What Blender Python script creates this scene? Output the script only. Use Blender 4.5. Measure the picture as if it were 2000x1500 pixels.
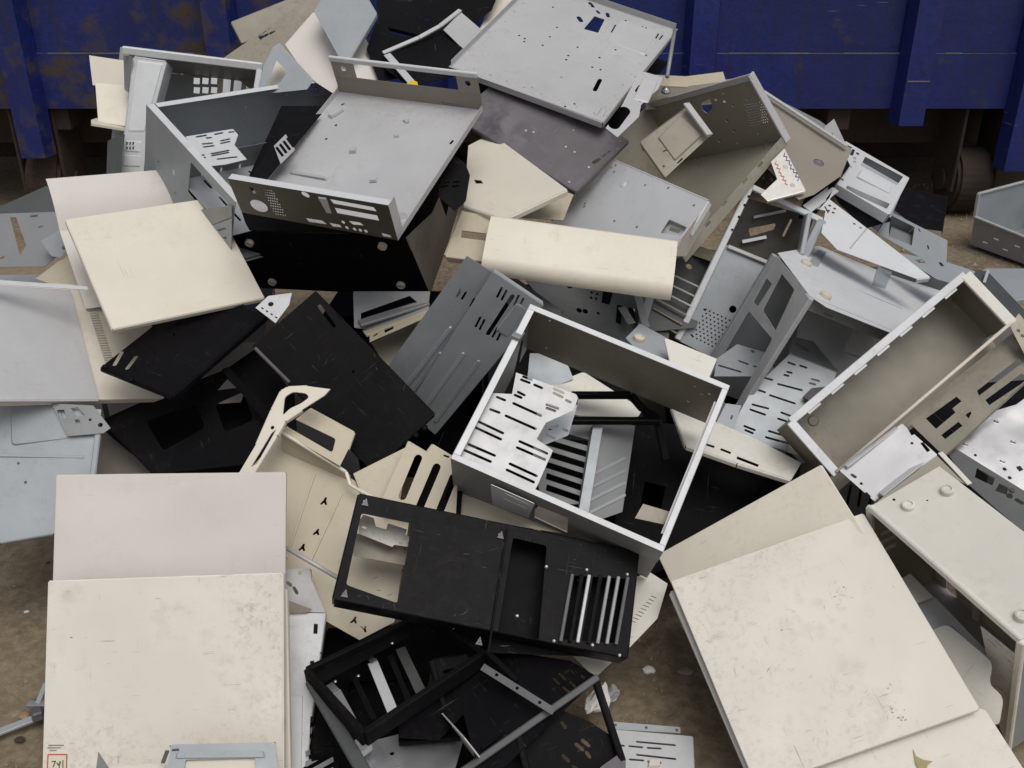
import bpy, bmesh, math, random
import numpy as np
from mathutils import Vector, Matrix
from mathutils.geometry import delaunay_2d_cdt
random.seed(7)
for o in list(bpy.data.objects): bpy.data.objects.remove(o)
sc = bpy.context.scene
COL = sc.collection
R = math.radians
# ------------------------------------------------------------------ camera
F = 1950.0; PITCH = R(27); CAM = Vector((0, 0, 1.40))
cam = bpy.data.objects.new('camera', bpy.data.cameras.new('camera'))
cam.data.sensor_width = 36; cam.data.lens = 36 * F / 2000
cam.data.clip_start = .05; cam.data.clip_end = 500
cam.location = CAM; cam.rotation_euler = (math.pi / 2 - PITCH, 0, 0)
COL.objects.link(cam); sc.camera = cam
sc.render.resolution_x = 1024; sc.render.resolution_y = 768
# ------------------------------------------------------------------ overcast sky and soft sun
SUN_EL, SUN_AZ = R(66), R(28)         # azimuth measured from behind the camera, to the right
w = bpy.data.worlds.new('World'); sc.world = w; w.use_nodes = True
nt = w.node_tree; bg = nt.nodes['Background']
sky = nt.nodes.new('ShaderNodeTexSky'); sky.sky_type = 'NISHITA'; sky.sun_disc = False
sky.sun_elevation = SUN_EL; sky.sun_rotation = math.pi - SUN_AZ
sky.air_density = 1.0; sky.dust_density = 2.5; sky.ozone_density = 1.0
hs = nt.nodes.new('ShaderNodeHueSaturation'); hs.inputs['Saturation'].default_value = .22
nt.links.new(sky.outputs[0], hs.inputs['Color']); nt.links.new(hs.outputs[0], bg.inputs['Color'])
bg.inputs['Strength'].default_value = .095
sl = bpy.data.lights.new('sun', 'SUN'); sl.energy = 1.5; sl.angle = R(42); sl.color = (1, .965, .91)
sun = bpy.data.objects.new('sun', sl); COL.objects.link(sun)
sd = Vector((-math.sin(-SUN_AZ) * math.cos(SUN_EL), -math.cos(SUN_AZ) * math.cos(SUN_EL), math.sin(SUN_EL)))
sun.rotation_euler = sd.to_track_quat('Z', 'Y').to_euler()
vs = sc.view_settings; vs.view_transform = 'Standard'; vs.look = 'None'; vs.gamma = 1
vs.use_curve_mapping = False; vs.exposure = .1
# solved positions of the larger pieces: origin, axes, size in metres
POSE = {
 'desk_tray': ([-0.5664, 2.0306, 0.7702], [[0.9235, 0.3638, -0.1217], [-0.3819, 0.8419, -0.3812], [-0.0362, 0.3986, 0.9164]], [0.3689, 0.4424, 0.0885]),
 'black_case': ([-0.6199, 2.2974, 0.4954], [[0.961, 0.2024, -0.1887], [-0.27, 0.8347, -0.48], [0.0604, 0.5122, 0.8568]], [0.4467, 0.4102, 0.2112]),
 'grey_open': ([-0.9014, 2.4244, 0.7579], [[0.6386, 0.7213, 0.2683], [-0.664, 0.6926, -0.2818], [-0.3891, 0.0018, 0.9212]], [0.398, 0.5141, 0.179]),
 'white_case': ([-1.021, 2.7294, 0.9928], [[0.9932, -0.1147, -0.018], [-0.0339, -0.4351, 0.8997], [-0.111, -0.893, -0.4361]], [0.3683, 0.418, 0.0]),
 'cream_left': ([-0.962, 2.0784, 0.7377], [[0.8204, 0.4859, -0.3013], [0.5714, -0.7149, 0.403], [-0.0196, -0.5028, -0.8642]], [0.3233, 0.3141, 0.0]),
 'cream_under': ([-1.0575, 2.2324, 0.7939], [[0.8217, 0.4707, -0.3212], [0.5656, -0.7423, 0.3591], [-0.0694, -0.4768, -0.8763]], [0.3391, 0.3289, 0.0]),
 'vent_panel': ([-1.1765, 1.9401, 0.655], [[0.7952, 0.3812, -0.4715], [0.5469, -0.7866, 0.2864], [-0.2617, -0.4856, -0.8341]], [0.3997, 0.3179, 0.0]),
 'stack_a': ([-0.7981, 1.4869, 0.4619], [[0.9971, 0.0126, -0.0747], [0.0697, -0.5376, 0.8403], [-0.0296, -0.8431, -0.5369]], [0.395, 0.3447, 0.0]),
 'stack_b': ([-0.7841, 1.3536, 0.3345], [[0.9971, 0.0367, 0.0663], [-0.033, -0.5774, 0.8158], [0.0682, -0.8157, -0.5745]], [0.402, 0.37, 0.0]),
 'black_slot': ([-0.8378, 1.8264, 0.5061], [[0.8714, 0.4877, -0.0534], [-0.4842, 0.8373, -0.2538], [-0.0791, 0.247, 0.9658]], [0.1977, 0.2931, 0.0]),
 'black_plate': ([-0.5242, 1.8354, 0.5524], [[0.7139, 0.6982, -0.0537], [0.4778, -0.4296, 0.7663], [0.5119, -0.5727, -0.6403]], [0.167, 0.3565, 0.0]),
 'channel': ([-0.0876, 1.8692, 0.72], [[0.8333, -0.5524, -0.0201], [0.0907, 0.1008, 0.9908], [-0.5453, -0.8275, 0.1341]], [0.1528, 0.3847, 0.0]),
 'open_frame': ([0.0312, 1.8777, 0.5267], [[-0.4149, 0.9096, 0.0226], [-0.7198, -0.3129, -0.6197], [-0.5566, -0.2734, 0.7845]], [0.3448, 0.4013, 0.1858]),
 'bullnose': ([-0.0422, 2.0675, 0.7631], [[0.9871, -0.1598, -0.0045], [-0.1255, -0.7925, 0.5968], [-0.099, -0.5885, -0.8024]], [0.3981, 0.1438, 0.0]),
 'purple_panel': ([-0.1392, 2.4716, 0.8743], [[0.6219, 0.782, -0.0406], [0.6732, -0.5074, 0.5379], [0.4, -0.3619, -0.842]], [0.2136, 0.3691, 0.0]),
 'silver_tray': ([0.0666, 2.9662, 1.136], [[0.8836, -0.4641, -0.0624], [-0.3993, -0.8163, 0.4174], [-0.2446, -0.3439, -0.9066]], [0.4169, 0.4686, 0.0]),
 'gold_tray': ([0.669, 2.4405, 0.8228], [[-0.627, -0.5673, -0.5338], [-0.6301, -0.0336, 0.7758], [-0.4581, 0.8228, -0.3364]], [0.4422, 0.1847, 0.3817]),
 'light_plate': ([0.246, 2.4053, 0.7892], [[0.5329, -0.6549, 0.5358], [-0.8434, -0.3599, 0.399], [-0.0685, -0.6645, -0.7441]], [0.3446, 0.193, 0.0]),
 'tall_frame': ([0.573, 2.3574, 0.7353], [[0.9006, -0.4342, -0.0195], [-0.1853, -0.4241, 0.8865], [-0.3932, -0.7947, -0.4624]], [0.192, 0.4149, 0.0]),
 'grey_tower': ([0.468, 1.9106, 0.3007], [[0.9077, -0.0886, 0.4102], [0.0976, 0.9952, -0.001], [-0.4081, 0.041, 0.912]], [0.3549, 0.2274, 0.359]),
 'tan_case': ([0.5423, 1.8104, 0.3632], [[0.631, 0.7756, -0.0168], [-0.4872, 0.3794, -0.7866], [-0.6037, 0.5045, 0.6172]], [0.1319, 0.4671, 0.15]),
 'feet_case': ([0.7279, 1.5774, 0.0674], [[0.4162, 0.8745, -0.2491], [-0.9021, 0.3627, -0.2338], [-0.1141, 0.322, 0.9398]], [0.3404, 0.1554, 0.3426]),
 'cream_back': ([0.2821, 1.5766, 0.226], [[0.8343, 0.3156, 0.452], [0.05, -0.8599, 0.5081], [0.549, -0.4013, -0.7332]], [0.3525, 0.225, 0.0]),
 'cream_big': ([0.289, 1.4479, 0.2613], [[0.9421, 0.2497, 0.2236], [0.1446, -0.9046, 0.401], [0.3024, -0.3454, -0.8884]], [0.3661, 0.3781, 0.0]),
 'black_front': ([-0.2669, 1.4635, 0.4384], [[0.9753, -0.1606, -0.1515], [-0.0377, -0.7973, 0.6024], [-0.2176, -0.5818, -0.7837]], [0.5042, 0.1859, 0.0]),
 'black_lower': ([-0.2353, 1.1562, 0.1867], [[-0.6235, 0.7766, 0.0904], [0.7776, 0.628, -0.0322], [-0.0818, 0.0502, -0.9954]], [0.1825, 0.2448, 0.0]),
}
# ------------------------------------------------------------------ pixel geometry (photo pixels, 2000 x 1500)
RX = Vector((1, 0, 0)); UX = Vector((0, math.sin(PITCH), math.cos(PITCH))); FX = Vector((0, math.cos(PITCH), -math.sin(PITCH)))
def ray(px, py): return FX + RX * ((px - 1000) / F) + UX * ((750 - py) / F)
def at(px, py, Z): return CAM + ray(px, py) * Z
def ground_at(px, py, z=0.0):
    r = ray(px, py); return CAM + r * ((z - CAM.z) / r.z)
class Plane:
    """A plane with a local 2-D frame; +z faces the photographer."""
    def __init__(s, M, rect=None): s.M = M; s.Mi = M.inverted(); s.rect = rect
    def px(s, pts):
        o = s.Mi @ CAM; out = []
        for p in pts:
            d = s.Mi.to_3x3() @ ray(p[0], p[1]); k = -o.z / d.z; out.append((o.x + d.x * k, o.y + d.y * k))
        return out
    def off(s, d): return Plane(s.M @ Matrix.Translation((0, 0, d)), s.rect)
    def p3(s, pts): return [tuple((s.Mi @ Vector(p)).xy) for p in pts]
    def full(s): return list(s.rect)
def frame(o, x, yhint):
    x = x.normalized(); z = x.cross(yhint).normalized()
    if z.dot(CAM - o) < 0: z = -z
    y = z.cross(x)
    return Matrix(((x.x, y.x, z.x, o.x), (x.y, y.y, z.y, o.y), (x.z, y.z, z.z, o.z), (0, 0, 0, 1)))
def TRI(a, b, c):
    A, B, C = at(*a), at(*b), at(*c); return Plane(frame(A, B - A, C - A))
class Box:
    """A solved rigid box: local axes scaled by dims."""
    def __init__(s, key):
        T, Rm, dm = POSE[key]; s.T = Vector(T); s.R = Matrix(Rm); s.d = dm
        s.M = Matrix.Translation(s.T) @ s.R.to_4x4()
    def pt(s, a, b, c): return s.T + s.R @ Vector((a * s.d[0], b * s.d[1], c * s.d[2]))
    def wall(s, ax, v, f=(0, 0, 1, 1)):
        a0, b0, a1, b1 = f
        mk = {'x': lambda a, b: s.pt(v, a, b), 'y': lambda a, b: s.pt(a, v, b), 'z': lambda a, b: s.pt(a, b, v)}[ax]
        c = [mk(a0, b0), mk(a1, b0), mk(a1, b1), mk(a0, b1)]
        P = Plane(frame(c[0], c[1] - c[0], c[3] - c[0])); P.rect = P.p3(c); return P
def QUAD(key): return Box(key).wall('z', 0)
# ------------------------------------------------------------------ shape helpers
def area(p): return .5 * sum(p[i][0] * p[(i + 1) % len(p)][1] - p[(i + 1) % len(p)][0] * p[i][1] for i in range(len(p)))
def inside(pt, poly):
    x, y = pt; c = False; j = len(poly) - 1
    for i in range(len(poly)):
        xi, yi = poly[i]; xj, yj = poly[j]
        if (yi > y) != (yj > y) and x < (xj - xi) * (y - yi) / (yj - yi) + xi: c = not c
        j = i
    return c
def circ(c, r, n=14, ry=None):
    ry = ry or r
    return [(c[0] + r * math.cos(2 * math.pi * i / n), c[1] + ry * math.sin(2 * math.pi * i / n)) for i in range(n)]
def slot(a, b, w, n=4):
    a = Vector(a); b = Vector(b); d = (b - a); L = d.length; d = d / max(L, 1e-6); r = w / 2; ang = math.atan2(d.y, d.x); out = []
    for i in range(n + 1):
        t = ang - math.pi / 2 + math.pi * i / n; out.append((b.x + r * math.cos(t), b.y + r * math.sin(t)))
    for i in range(n + 1):
        t = ang + math.pi / 2 + math.pi * i / n; out.append((a.x + r * math.cos(t), a.y + r * math.sin(t)))
    return out
def rnd(poly, r, n=3):
    """round the corners of a polygon"""
    out = []; m = len(poly)
    for i in range(m):
        p = Vector(poly[i]); a = Vector(poly[i - 1]); b = Vector(poly[(i + 1) % m])
        da = (a - p); db = (b - p); k = min(r, da.length * .45, db.length * .45)
        A = p + da.normalized() * k; B = p + db.normalized() * k
        for j in range(n + 1):
            t = j / n; q = A * (1 - t) ** 2 + p * 2 * t * (1 - t) + B * t ** 2; out.append((q.x, q.y))
    return out
def pslot(P, a, b, w): 
    q = P.px([a, b]); return slot(q[0], q[1], w)
def pcirc(P, c, r, n=12): return circ(P.px([c])[0], r, n)
def pgrid(P, quad, nu, nv, r, n=6, stag=True):
    """a perforated patch: nu x nv small holes spread over a pixel quad"""
    q = [Vector(v) for v in P.px(quad)]; out = []
    for j in range(nv):
        for i in range(nu):
            u = (i + .5 + (.25 if (j % 2 and stag) else -.25 if stag else 0)) / nu; v = (j + .5) / nv
            p = q[0] * (1 - u) * (1 - v) + q[1] * u * (1 - v) + q[2] * u * v + q[3] * (1 - u) * v
            out.append(circ(p, r, n))
    return out
def edist(p, poly):
    x, y = p; d = 9.0
    for i in range(len(poly)):
        ax, ay = poly[i - 1]; bx_, by = poly[i]; ex, ey = bx_ - ax, by - ay; L = ex * ex + ey * ey
        t = 0 if L < 1e-12 else max(0, min(1, ((x - ax) * ex + (y - ay) * ey) / L)); d = min(d, math.hypot(x - ax - ex * t, y - ay - ey * t))
    return d
def warpfn(out, A, seed):
    """slight buckling of a thin sheet, none at its border"""
    r = random.Random(seed); ph = [r.uniform(0, 6.3) for _ in range(6)]; k = [r.uniform(9, 22) for _ in range(6)]
    def f(x, y):
        d = edist((x, y), out); w_ = min(1, d / .045); w_ = w_ * w_ * (3 - 2 * w_)
        return A * w_ * (math.sin(k[0] * x + ph[0]) * math.cos(k[1] * y + ph[1]) + .6 * math.sin(k[2] * (x + y) + ph[2]) + .4 * math.cos(k[3] * (x - y) * 1.6 + ph[3]))
    return f
FN = {}; CNT = [0]
class Shell:
    """thin sheet metal: flat faces with holes plus bent flanges, given thickness on build"""
    def __init__(s): s.v = []; s.f = []
    def _add(s, vs, fs):
        k = len(s.v); s.v += vs; s.f += [[i + k for i in f] for f in fs]
    def poly(s, out, holes=(), z=0.0, fn=None, warp=0.0, seed=0):
        if area(out) < 0: out = out[::-1]
        pts = [Vector(p) for p in out]; edges = [(i, (i + 1) % len(out)) for i in range(len(out))]
        if warp and fn is None: fn = warpfn(out, warp, seed)
        face = list(range(len(out)))
        hs_ = []
        for h in holes:
            k = len(pts); hs_.append(h); pts += [Vector(p) for p in h]; edges += [(k + i, k + (i + 1) % len(h)) for i in range(len(h))]
        if warp:                               # inner points so that the sheet can buckle a little
            x0, x1 = min(p[0] for p in out), max(p[0] for p in out); y0, y1 = min(p[1] for p in out), max(p[1] for p in out)
            st = max(.02, max(x1 - x0, y1 - y0) / 20); hv = np.array([p for h in holes for p in h]) if holes else None
            for i in range(1, int((x1 - x0) / st) + 1):
                for j in range(1, int((y1 - y0) / st) + 1):
                    q = (x0 + i * st, y0 + (j + .5 * (i % 2)) * st)
                    if not inside(q, out) or edist(q, out) < .006: continue
                    if hv is not None and (np.hypot(hv[:, 0] - q[0], hv[:, 1] - q[1]).min() < .006 or any(inside(q, h) for h in holes)): continue
                    pts.append(Vector(q))
        V, E_, Fc, *_ = delaunay_2d_cdt(pts, edges, [], 0, 1e-6)
        fs = []
        for f in Fc:
            c = sum((V[i] for i in f), Vector((0, 0))) / len(f); c = (c.x, c.y)
            if inside(c, out) and not any(inside(c, h) for h in hs_): fs.append(list(f))
        s._add([(p.x, p.y, z if fn is None else fn(p.x, p.y)) for p in V], fs)
        return s
    def flange(s, a, b, w, sg=-1, r=.0025, cut=0.0, centre=(0, 0), z=0, lean=0.0):
        a = Vector(a); b = Vector(b); d = (b - a).normalized(); n = Vector((d.y, -d.x))
        if n.dot(Vector(centre) - a) > 0: n = -n
        a2 = a + d * cut; b2 = b - d * cut
        prof = [(r * math.sin(t), r * (1 - math.cos(t))) for t in [i * math.pi / 8 for i in range(5)]] + [(r + lean, max(w, r + .001))]
        vs = []
        for i, (o, h) in enumerate(prof):
            A, B_ = (a2 + n * o, b2 + n * o); vs += [(A.x, A.y, z + sg * h), (B_.x, B_.y, z + sg * h)]
        s._add(vs, [[2 * i, 2 * i + 1, 2 * i + 3, 2 * i + 2] for i in range(len(prof) - 1)])
        return s
    def build(s, name, mat, M, parent=None, t=.0011, bend=None):
        bm = bmesh.new(); vv = [bm.verts.new(p) for p in s.v]
        for f in s.f:
            try: bm.faces.new([vv[i] for i in f])
            except ValueError: pass
        bmesh.ops.remove_doubles(bm, verts=bm.verts, dist=2e-5)
        bmesh.ops.recalc_face_normals(bm, faces=bm.faces)
        if bend:
            for v in bm.verts: v.co = Vector(bend(v.co))
        bmesh.ops.solidify(bm, geom=bm.faces[:], thickness=t)
        o = link(name, bm, mat, M, parent, True); o.data.set_sharp_from_angle(angle=R(28)); return o
def link(name, bm, mat, M, parent=None, smooth=False):
    bmesh.ops.recalc_face_normals(bm, faces=bm.faces)
    me = bpy.data.meshes.new(name); bm.to_mesh(me); bm.free()
    me.materials.append(MAT[mat] if isinstance(mat, str) else mat)
    if smooth:
        for p in me.polygons: p.use_smooth = True
    o = bpy.data.objects.new(name, me); COL.objects.link(o)
    if parent is not None:
        o.parent = parent; o.matrix_local = PM[parent.name].inverted() @ M
    else: o.matrix_world = M
    PM[o.name] = M.copy()
    return o
PM = {}
LABELS = set()
def tag(o, label, cat, group=None):
    assert label not in LABELS or group, label
    LABELS.add(label); o['label'] = label; o['category'] = cat
    if group: o['group'] = group
    return o
def thing(name, label, cat, M, group=None):
    o = bpy.data.objects.new(name, None); o.empty_display_size = .05; COL.objects.link(o); o.matrix_world = M
    PM[o.name] = M.copy(); return tag(o, label, cat, group)
def sheet(name, P, out, mat, parent=None, holes=(), fl=None, t=.0011, sg=-1, label=None, cat=None, group=None, bend=None, cut=.001, r=.0025, fn=None, warp=.0011):
    """out: 2-D outline in the plane's frame; fl: {edge index: width} bent to sg"""
    if area(out) < 0:
        n = len(out); out = out[::-1]
        if fl: fl = {(n - 2 - k) % n: v for k, v in fl.items()}
    CNT[0] += 1; big = abs(area(out)) > .012 and fn is None
    wf = warpfn(out if area(out) > 0 else out[::-1], warp, CNT[0]) if big else fn
    S = Shell().poly(out, holes, fn=wf, warp=warp if big else 0)
    cx = sum(p[0] for p in out) / len(out); cy = sum(p[1] for p in out) / len(out)
    for k, wd in (fl or {}).items():
        a, b = out[k], out[(k + 1) % len(out)]
        S.flange(a, b, abs(wd), sg if wd > 0 else -sg, cut=cut, centre=(cx, cy), r=r)
    o = S.build(name, mat, P.M, parent, t, bend)
    if big: FN[o.name] = wf
    if label: tag(o, label, cat, group)
    return o
def bar(name, A, B, wd, th, mat, parent=None, up=Vector((0, 0, 1)), label=None, cat=None):
    """a bevelled rectangular bar between two world points"""
    A = Vector(A); B = Vector(B); d = B - A; L = d.length; x = d.normalized()
    y = up.cross(x)
    if y.length < 1e-3: y = Vector((0, 1, 0)).cross(x)
    y.normalize(); z = x.cross(y)
    M = Matrix(((x.x, y.x, z.x, A.x), (x.y, y.y, z.y, A.y), (x.z, y.z, z.z, A.z), (0, 0, 0, 1)))
    bm = bmesh.new(); bmesh.ops.create_cube(bm, size=1)
    for v in bm.verts: v.co = Vector(((v.co.x + .5) * L, v.co.y * wd, v.co.z * th))
    bmesh.ops.bevel(bm, geom=bm.edges[:], offset=min(wd, th) * .18, segments=1, affect='EDGES')
    o = link(name, bm, mat, M, parent)
    if label: tag(o, label, cat)
    return o
def rod(name, A, B, r, mat, parent=None, n=8):
    A = Vector(A); B = Vector(B); q = (B - A).to_track_quat('Z', 'Y'); M = Matrix.Translation(A) @ q.to_matrix().to_4x4(); L = (B - A).length
    bm = bmesh.new(); bmesh.ops.create_cone(bm, cap_ends=True, segments=n, radius1=r, radius2=r, depth=L)
    bmesh.ops.translate(bm, verts=bm.verts, vec=(0, 0, L / 2)); return link(name, bm, mat, M, parent, True)
def lathe(name, prof, P, c, mat, parent=None, n=18):
    """revolve (radius, height) about the plane's normal at 2-D point c"""
    bm = bmesh.new(); rings = []
    for r_, h in prof: rings.append([bm.verts.new((c[0] + r_ * math.cos(2 * math.pi * i / n), c[1] + r_ * math.sin(2 * math.pi * i / n), h)) for i in range(n)])
    for a, b in zip(rings, rings[1:]):
        for i in range(n): bm.faces.new([a[i], a[(i + 1) % n], b[(i + 1) % n], b[i]])
    bm.faces.new(rings[-1]); bm.faces.new(rings[0][::-1]); return link(name, bm, mat, P.M, parent)
def foot(P, c, parent, mat='foot', r=.0105):
    return lathe('rubber_foot', [(r, 0), (r, .006), (r * .92, .009), (r * .66, .010), (r * .6, .0075), (r * .3, .0072)], P, P.px([c])[0], mat, parent)
def rivets(P, pts, mat, parent, r=.003, h=.0016):
    """small pressed rivets, joined into one part"""
    bm = bmesh.new(); n = 8
    for c in P.px(pts):
        a = [bm.verts.new((c[0] + r * math.cos(k * math.pi / 4), c[1] + r * math.sin(k * math.pi / 4), .0003)) for k in range(n)]
        b = [bm.verts.new((c[0] + r * .6 * math.cos(k * math.pi / 4), c[1] + r * .6 * math.sin(k * math.pi / 4), h)) for k in range(n)]
        for k in range(n): bm.faces.new([a[k], a[(k + 1) % n], b[(k + 1) % n], b[k]])
        bm.faces.new(b)
    o = link('rivets', bm, mat, P.M, parent); o['kind'] = 'stuff'; return o
def spots(P, mat, parent, nu=6, nv=4, ins=.010, r=.0026):
    """spot welds along the border of a wall"""
    q = [Vector(v) for v in P.full()]; bm = bmesh.new(); c = sum(q, Vector((0, 0))) / 4
    q = [v + (c - v).normalized() * ins * 1.4 for v in q]; pts = []
    for k in range(4):
        n_ = nu if k % 2 == 0 else nv
        for i in range(n_): pts.append(q[k].lerp(q[(k + 1) % 4], (i + .3) / n_))
    for u in pts:
        a = [bm.verts.new((u.x + r * math.cos(k * math.pi / 3), u.y + r * math.sin(k * math.pi / 3), .0003)) for k in range(6)]; b = [bm.verts.new((u.x + r * .5 * math.cos(k * math.pi / 3), u.y + r * .5 * math.sin(k * math.pi / 3), .0014)) for k in range(6)]
        for k in range(6): bm.faces.new([a[k], a[(k + 1) % 6], b[(k + 1) % 6], b[k]])
        bm.faces.new(b)
    o = link('spot_welds', bm, mat, P.M, parent); o['kind'] = 'stuff'; return o
def emboss(P, out, h, mat, parent, name='embossing', ins=.004):
    """a raised (or sunken) plateau pressed into a sheet"""
    if area(out) < 0: out = out[::-1]
    c = Vector((sum(p[0] for p in out) / len(out), sum(p[1] for p in out) / len(out)))
    bm = bmesh.new(); n = len(out)
    a = [bm.verts.new((p[0], p[1], .0002)) for p in out]; b = []
    for p in out:
        q = Vector(p); d = c - q; q = q + d.normalized() * min(ins, d.length * .5); b.append(bm.verts.new((q.x, q.y, h)))
    for i in range(n): bm.faces.new([a[i], a[(i + 1) % n], b[(i + 1) % n], b[i]])
    bm.faces.new(b); return link(name, bm, mat, P.M, parent)
def lid(P, mat, label, hole=(), name='side_panel', w_=.010):
    o = sheet(name, P, rnd(P.full(), .0008, 2), mat, None, hole, None, .0014, label=label, cat='case panel', warp=.0017)
    S = Shell(); r_ = P.full(); cy = sum(p[1] for p in r_) / 4; cx = sum(p[0] for p in r_) / 4
    for k in range(4): S.flange(r_[k], r_[(k + 1) % 4], w_, -1, cut=.0006, centre=(cx, cy), r=.0018)
    S.build('edge_flanges', mat, P.M, o, .0013); return o
def scuffs(P, items, mat, parent, seed=1, name='scuff_marks'):
    """thin rubbed marks on a panel, joined into one part: (pixel, count, spread m, length m, angle)"""
    r = random.Random(seed); bm = bmesh.new(); zf = FN.get(parent.name, lambda x, y: 0)
    for c, n, sp, ln, ang in items:
        u = P.px([c])[0]
        for k in range(n):
            x, y = u[0] + r.gauss(0, sp), u[1] + r.gauss(0, sp * .7); L = ln * r.uniform(.25, 1.2); a = ang + r.gauss(0, .5); wd = r.uniform(.0002, .0007); m = 5; up = []; dn = []
            bend = r.uniform(-.2, .2) * L
            for i in range(m + 1):
                t = i / m; px_ = x + L * t * math.cos(a) - bend * math.sin(math.pi * t) * math.sin(a); py_ = y + L * t * math.sin(a) + bend * math.sin(math.pi * t) * math.cos(a); q = wd * math.sin(math.pi * min(max(t, .04), .96)) * r.uniform(.5, 1.2)
                up.append(bm.verts.new((px_ - q * math.sin(a), py_ + q * math.cos(a), .0005 + zf(px_, py_)))); dn.append(bm.verts.new((px_ + q * math.sin(a), py_ - q * math.cos(a), .0005 + zf(px_, py_))))
            for i in range(m): bm.faces.new([dn[i], dn[i + 1], up[i + 1], up[i]])
    o = link(name, bm, mat, P.M, parent); o['kind'] = 'stuff'; return o
# ------------------------------------------------------------------ materials
MAT = {}
def nodes(name):
    m = bpy.data.materials.new(name); m.use_nodes = True; t = m.node_tree; b = t.nodes['Principled BSDF']; MAT[name] = m
    return m, t, b
def N(t, k, **kw):
    n = t.nodes.new('ShaderNode' + k)
    for a, v in kw.items():
        if hasattr(n, a): setattr(n, a, v)
        else: n.inputs[a.replace('_', ' ')].default_value = v
    return n
def ramp(t, src, a, b, c0=(0, 0, 0, 1), c1=(1, 1, 1, 1)):
    r = t.nodes.new('ShaderNodeValToRGB'); r.color_ramp.elements[0].position = a; r.color_ramp.elements[1].position = b
    r.color_ramp.elements[0].color = c0; r.color_ramp.elements[1].color = c1; t.links.new(src, r.inputs[0]); return r
def mix(t, fac, a, b):
    m = t.nodes.new('ShaderNodeMix'); m.data_type = 'RGBA'
    for sock, v in ((m.inputs[0], fac), (m.inputs[6], a), (m.inputs[7], b)):
        if hasattr(v, 'links') or hasattr(v, 'is_linked'): t.links.new(v, sock)
        else: sock.default_value = v if not isinstance(v, tuple) else (*v, 1)[:4]
    return m.outputs[2]
def noise(t, vec, scale, detail=4, rough=.55, stretch=None, rot=None):
    mp = t.nodes.new('ShaderNodeMapping'); t.links.new(vec, mp.inputs[0])
    if stretch: mp.inputs['Scale'].default_value = stretch
    if rot: mp.inputs['Rotation'].default_value = rot
    n = t.nodes.new('ShaderNodeTexNoise'); n.inputs['Scale'].default_value = scale; n.inputs['Detail'].default_value = detail; n.inputs['Roughness'].default_value = rough
    t.links.new(mp.outputs[0], n.inputs['Vector']); return n.outputs[0]
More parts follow.
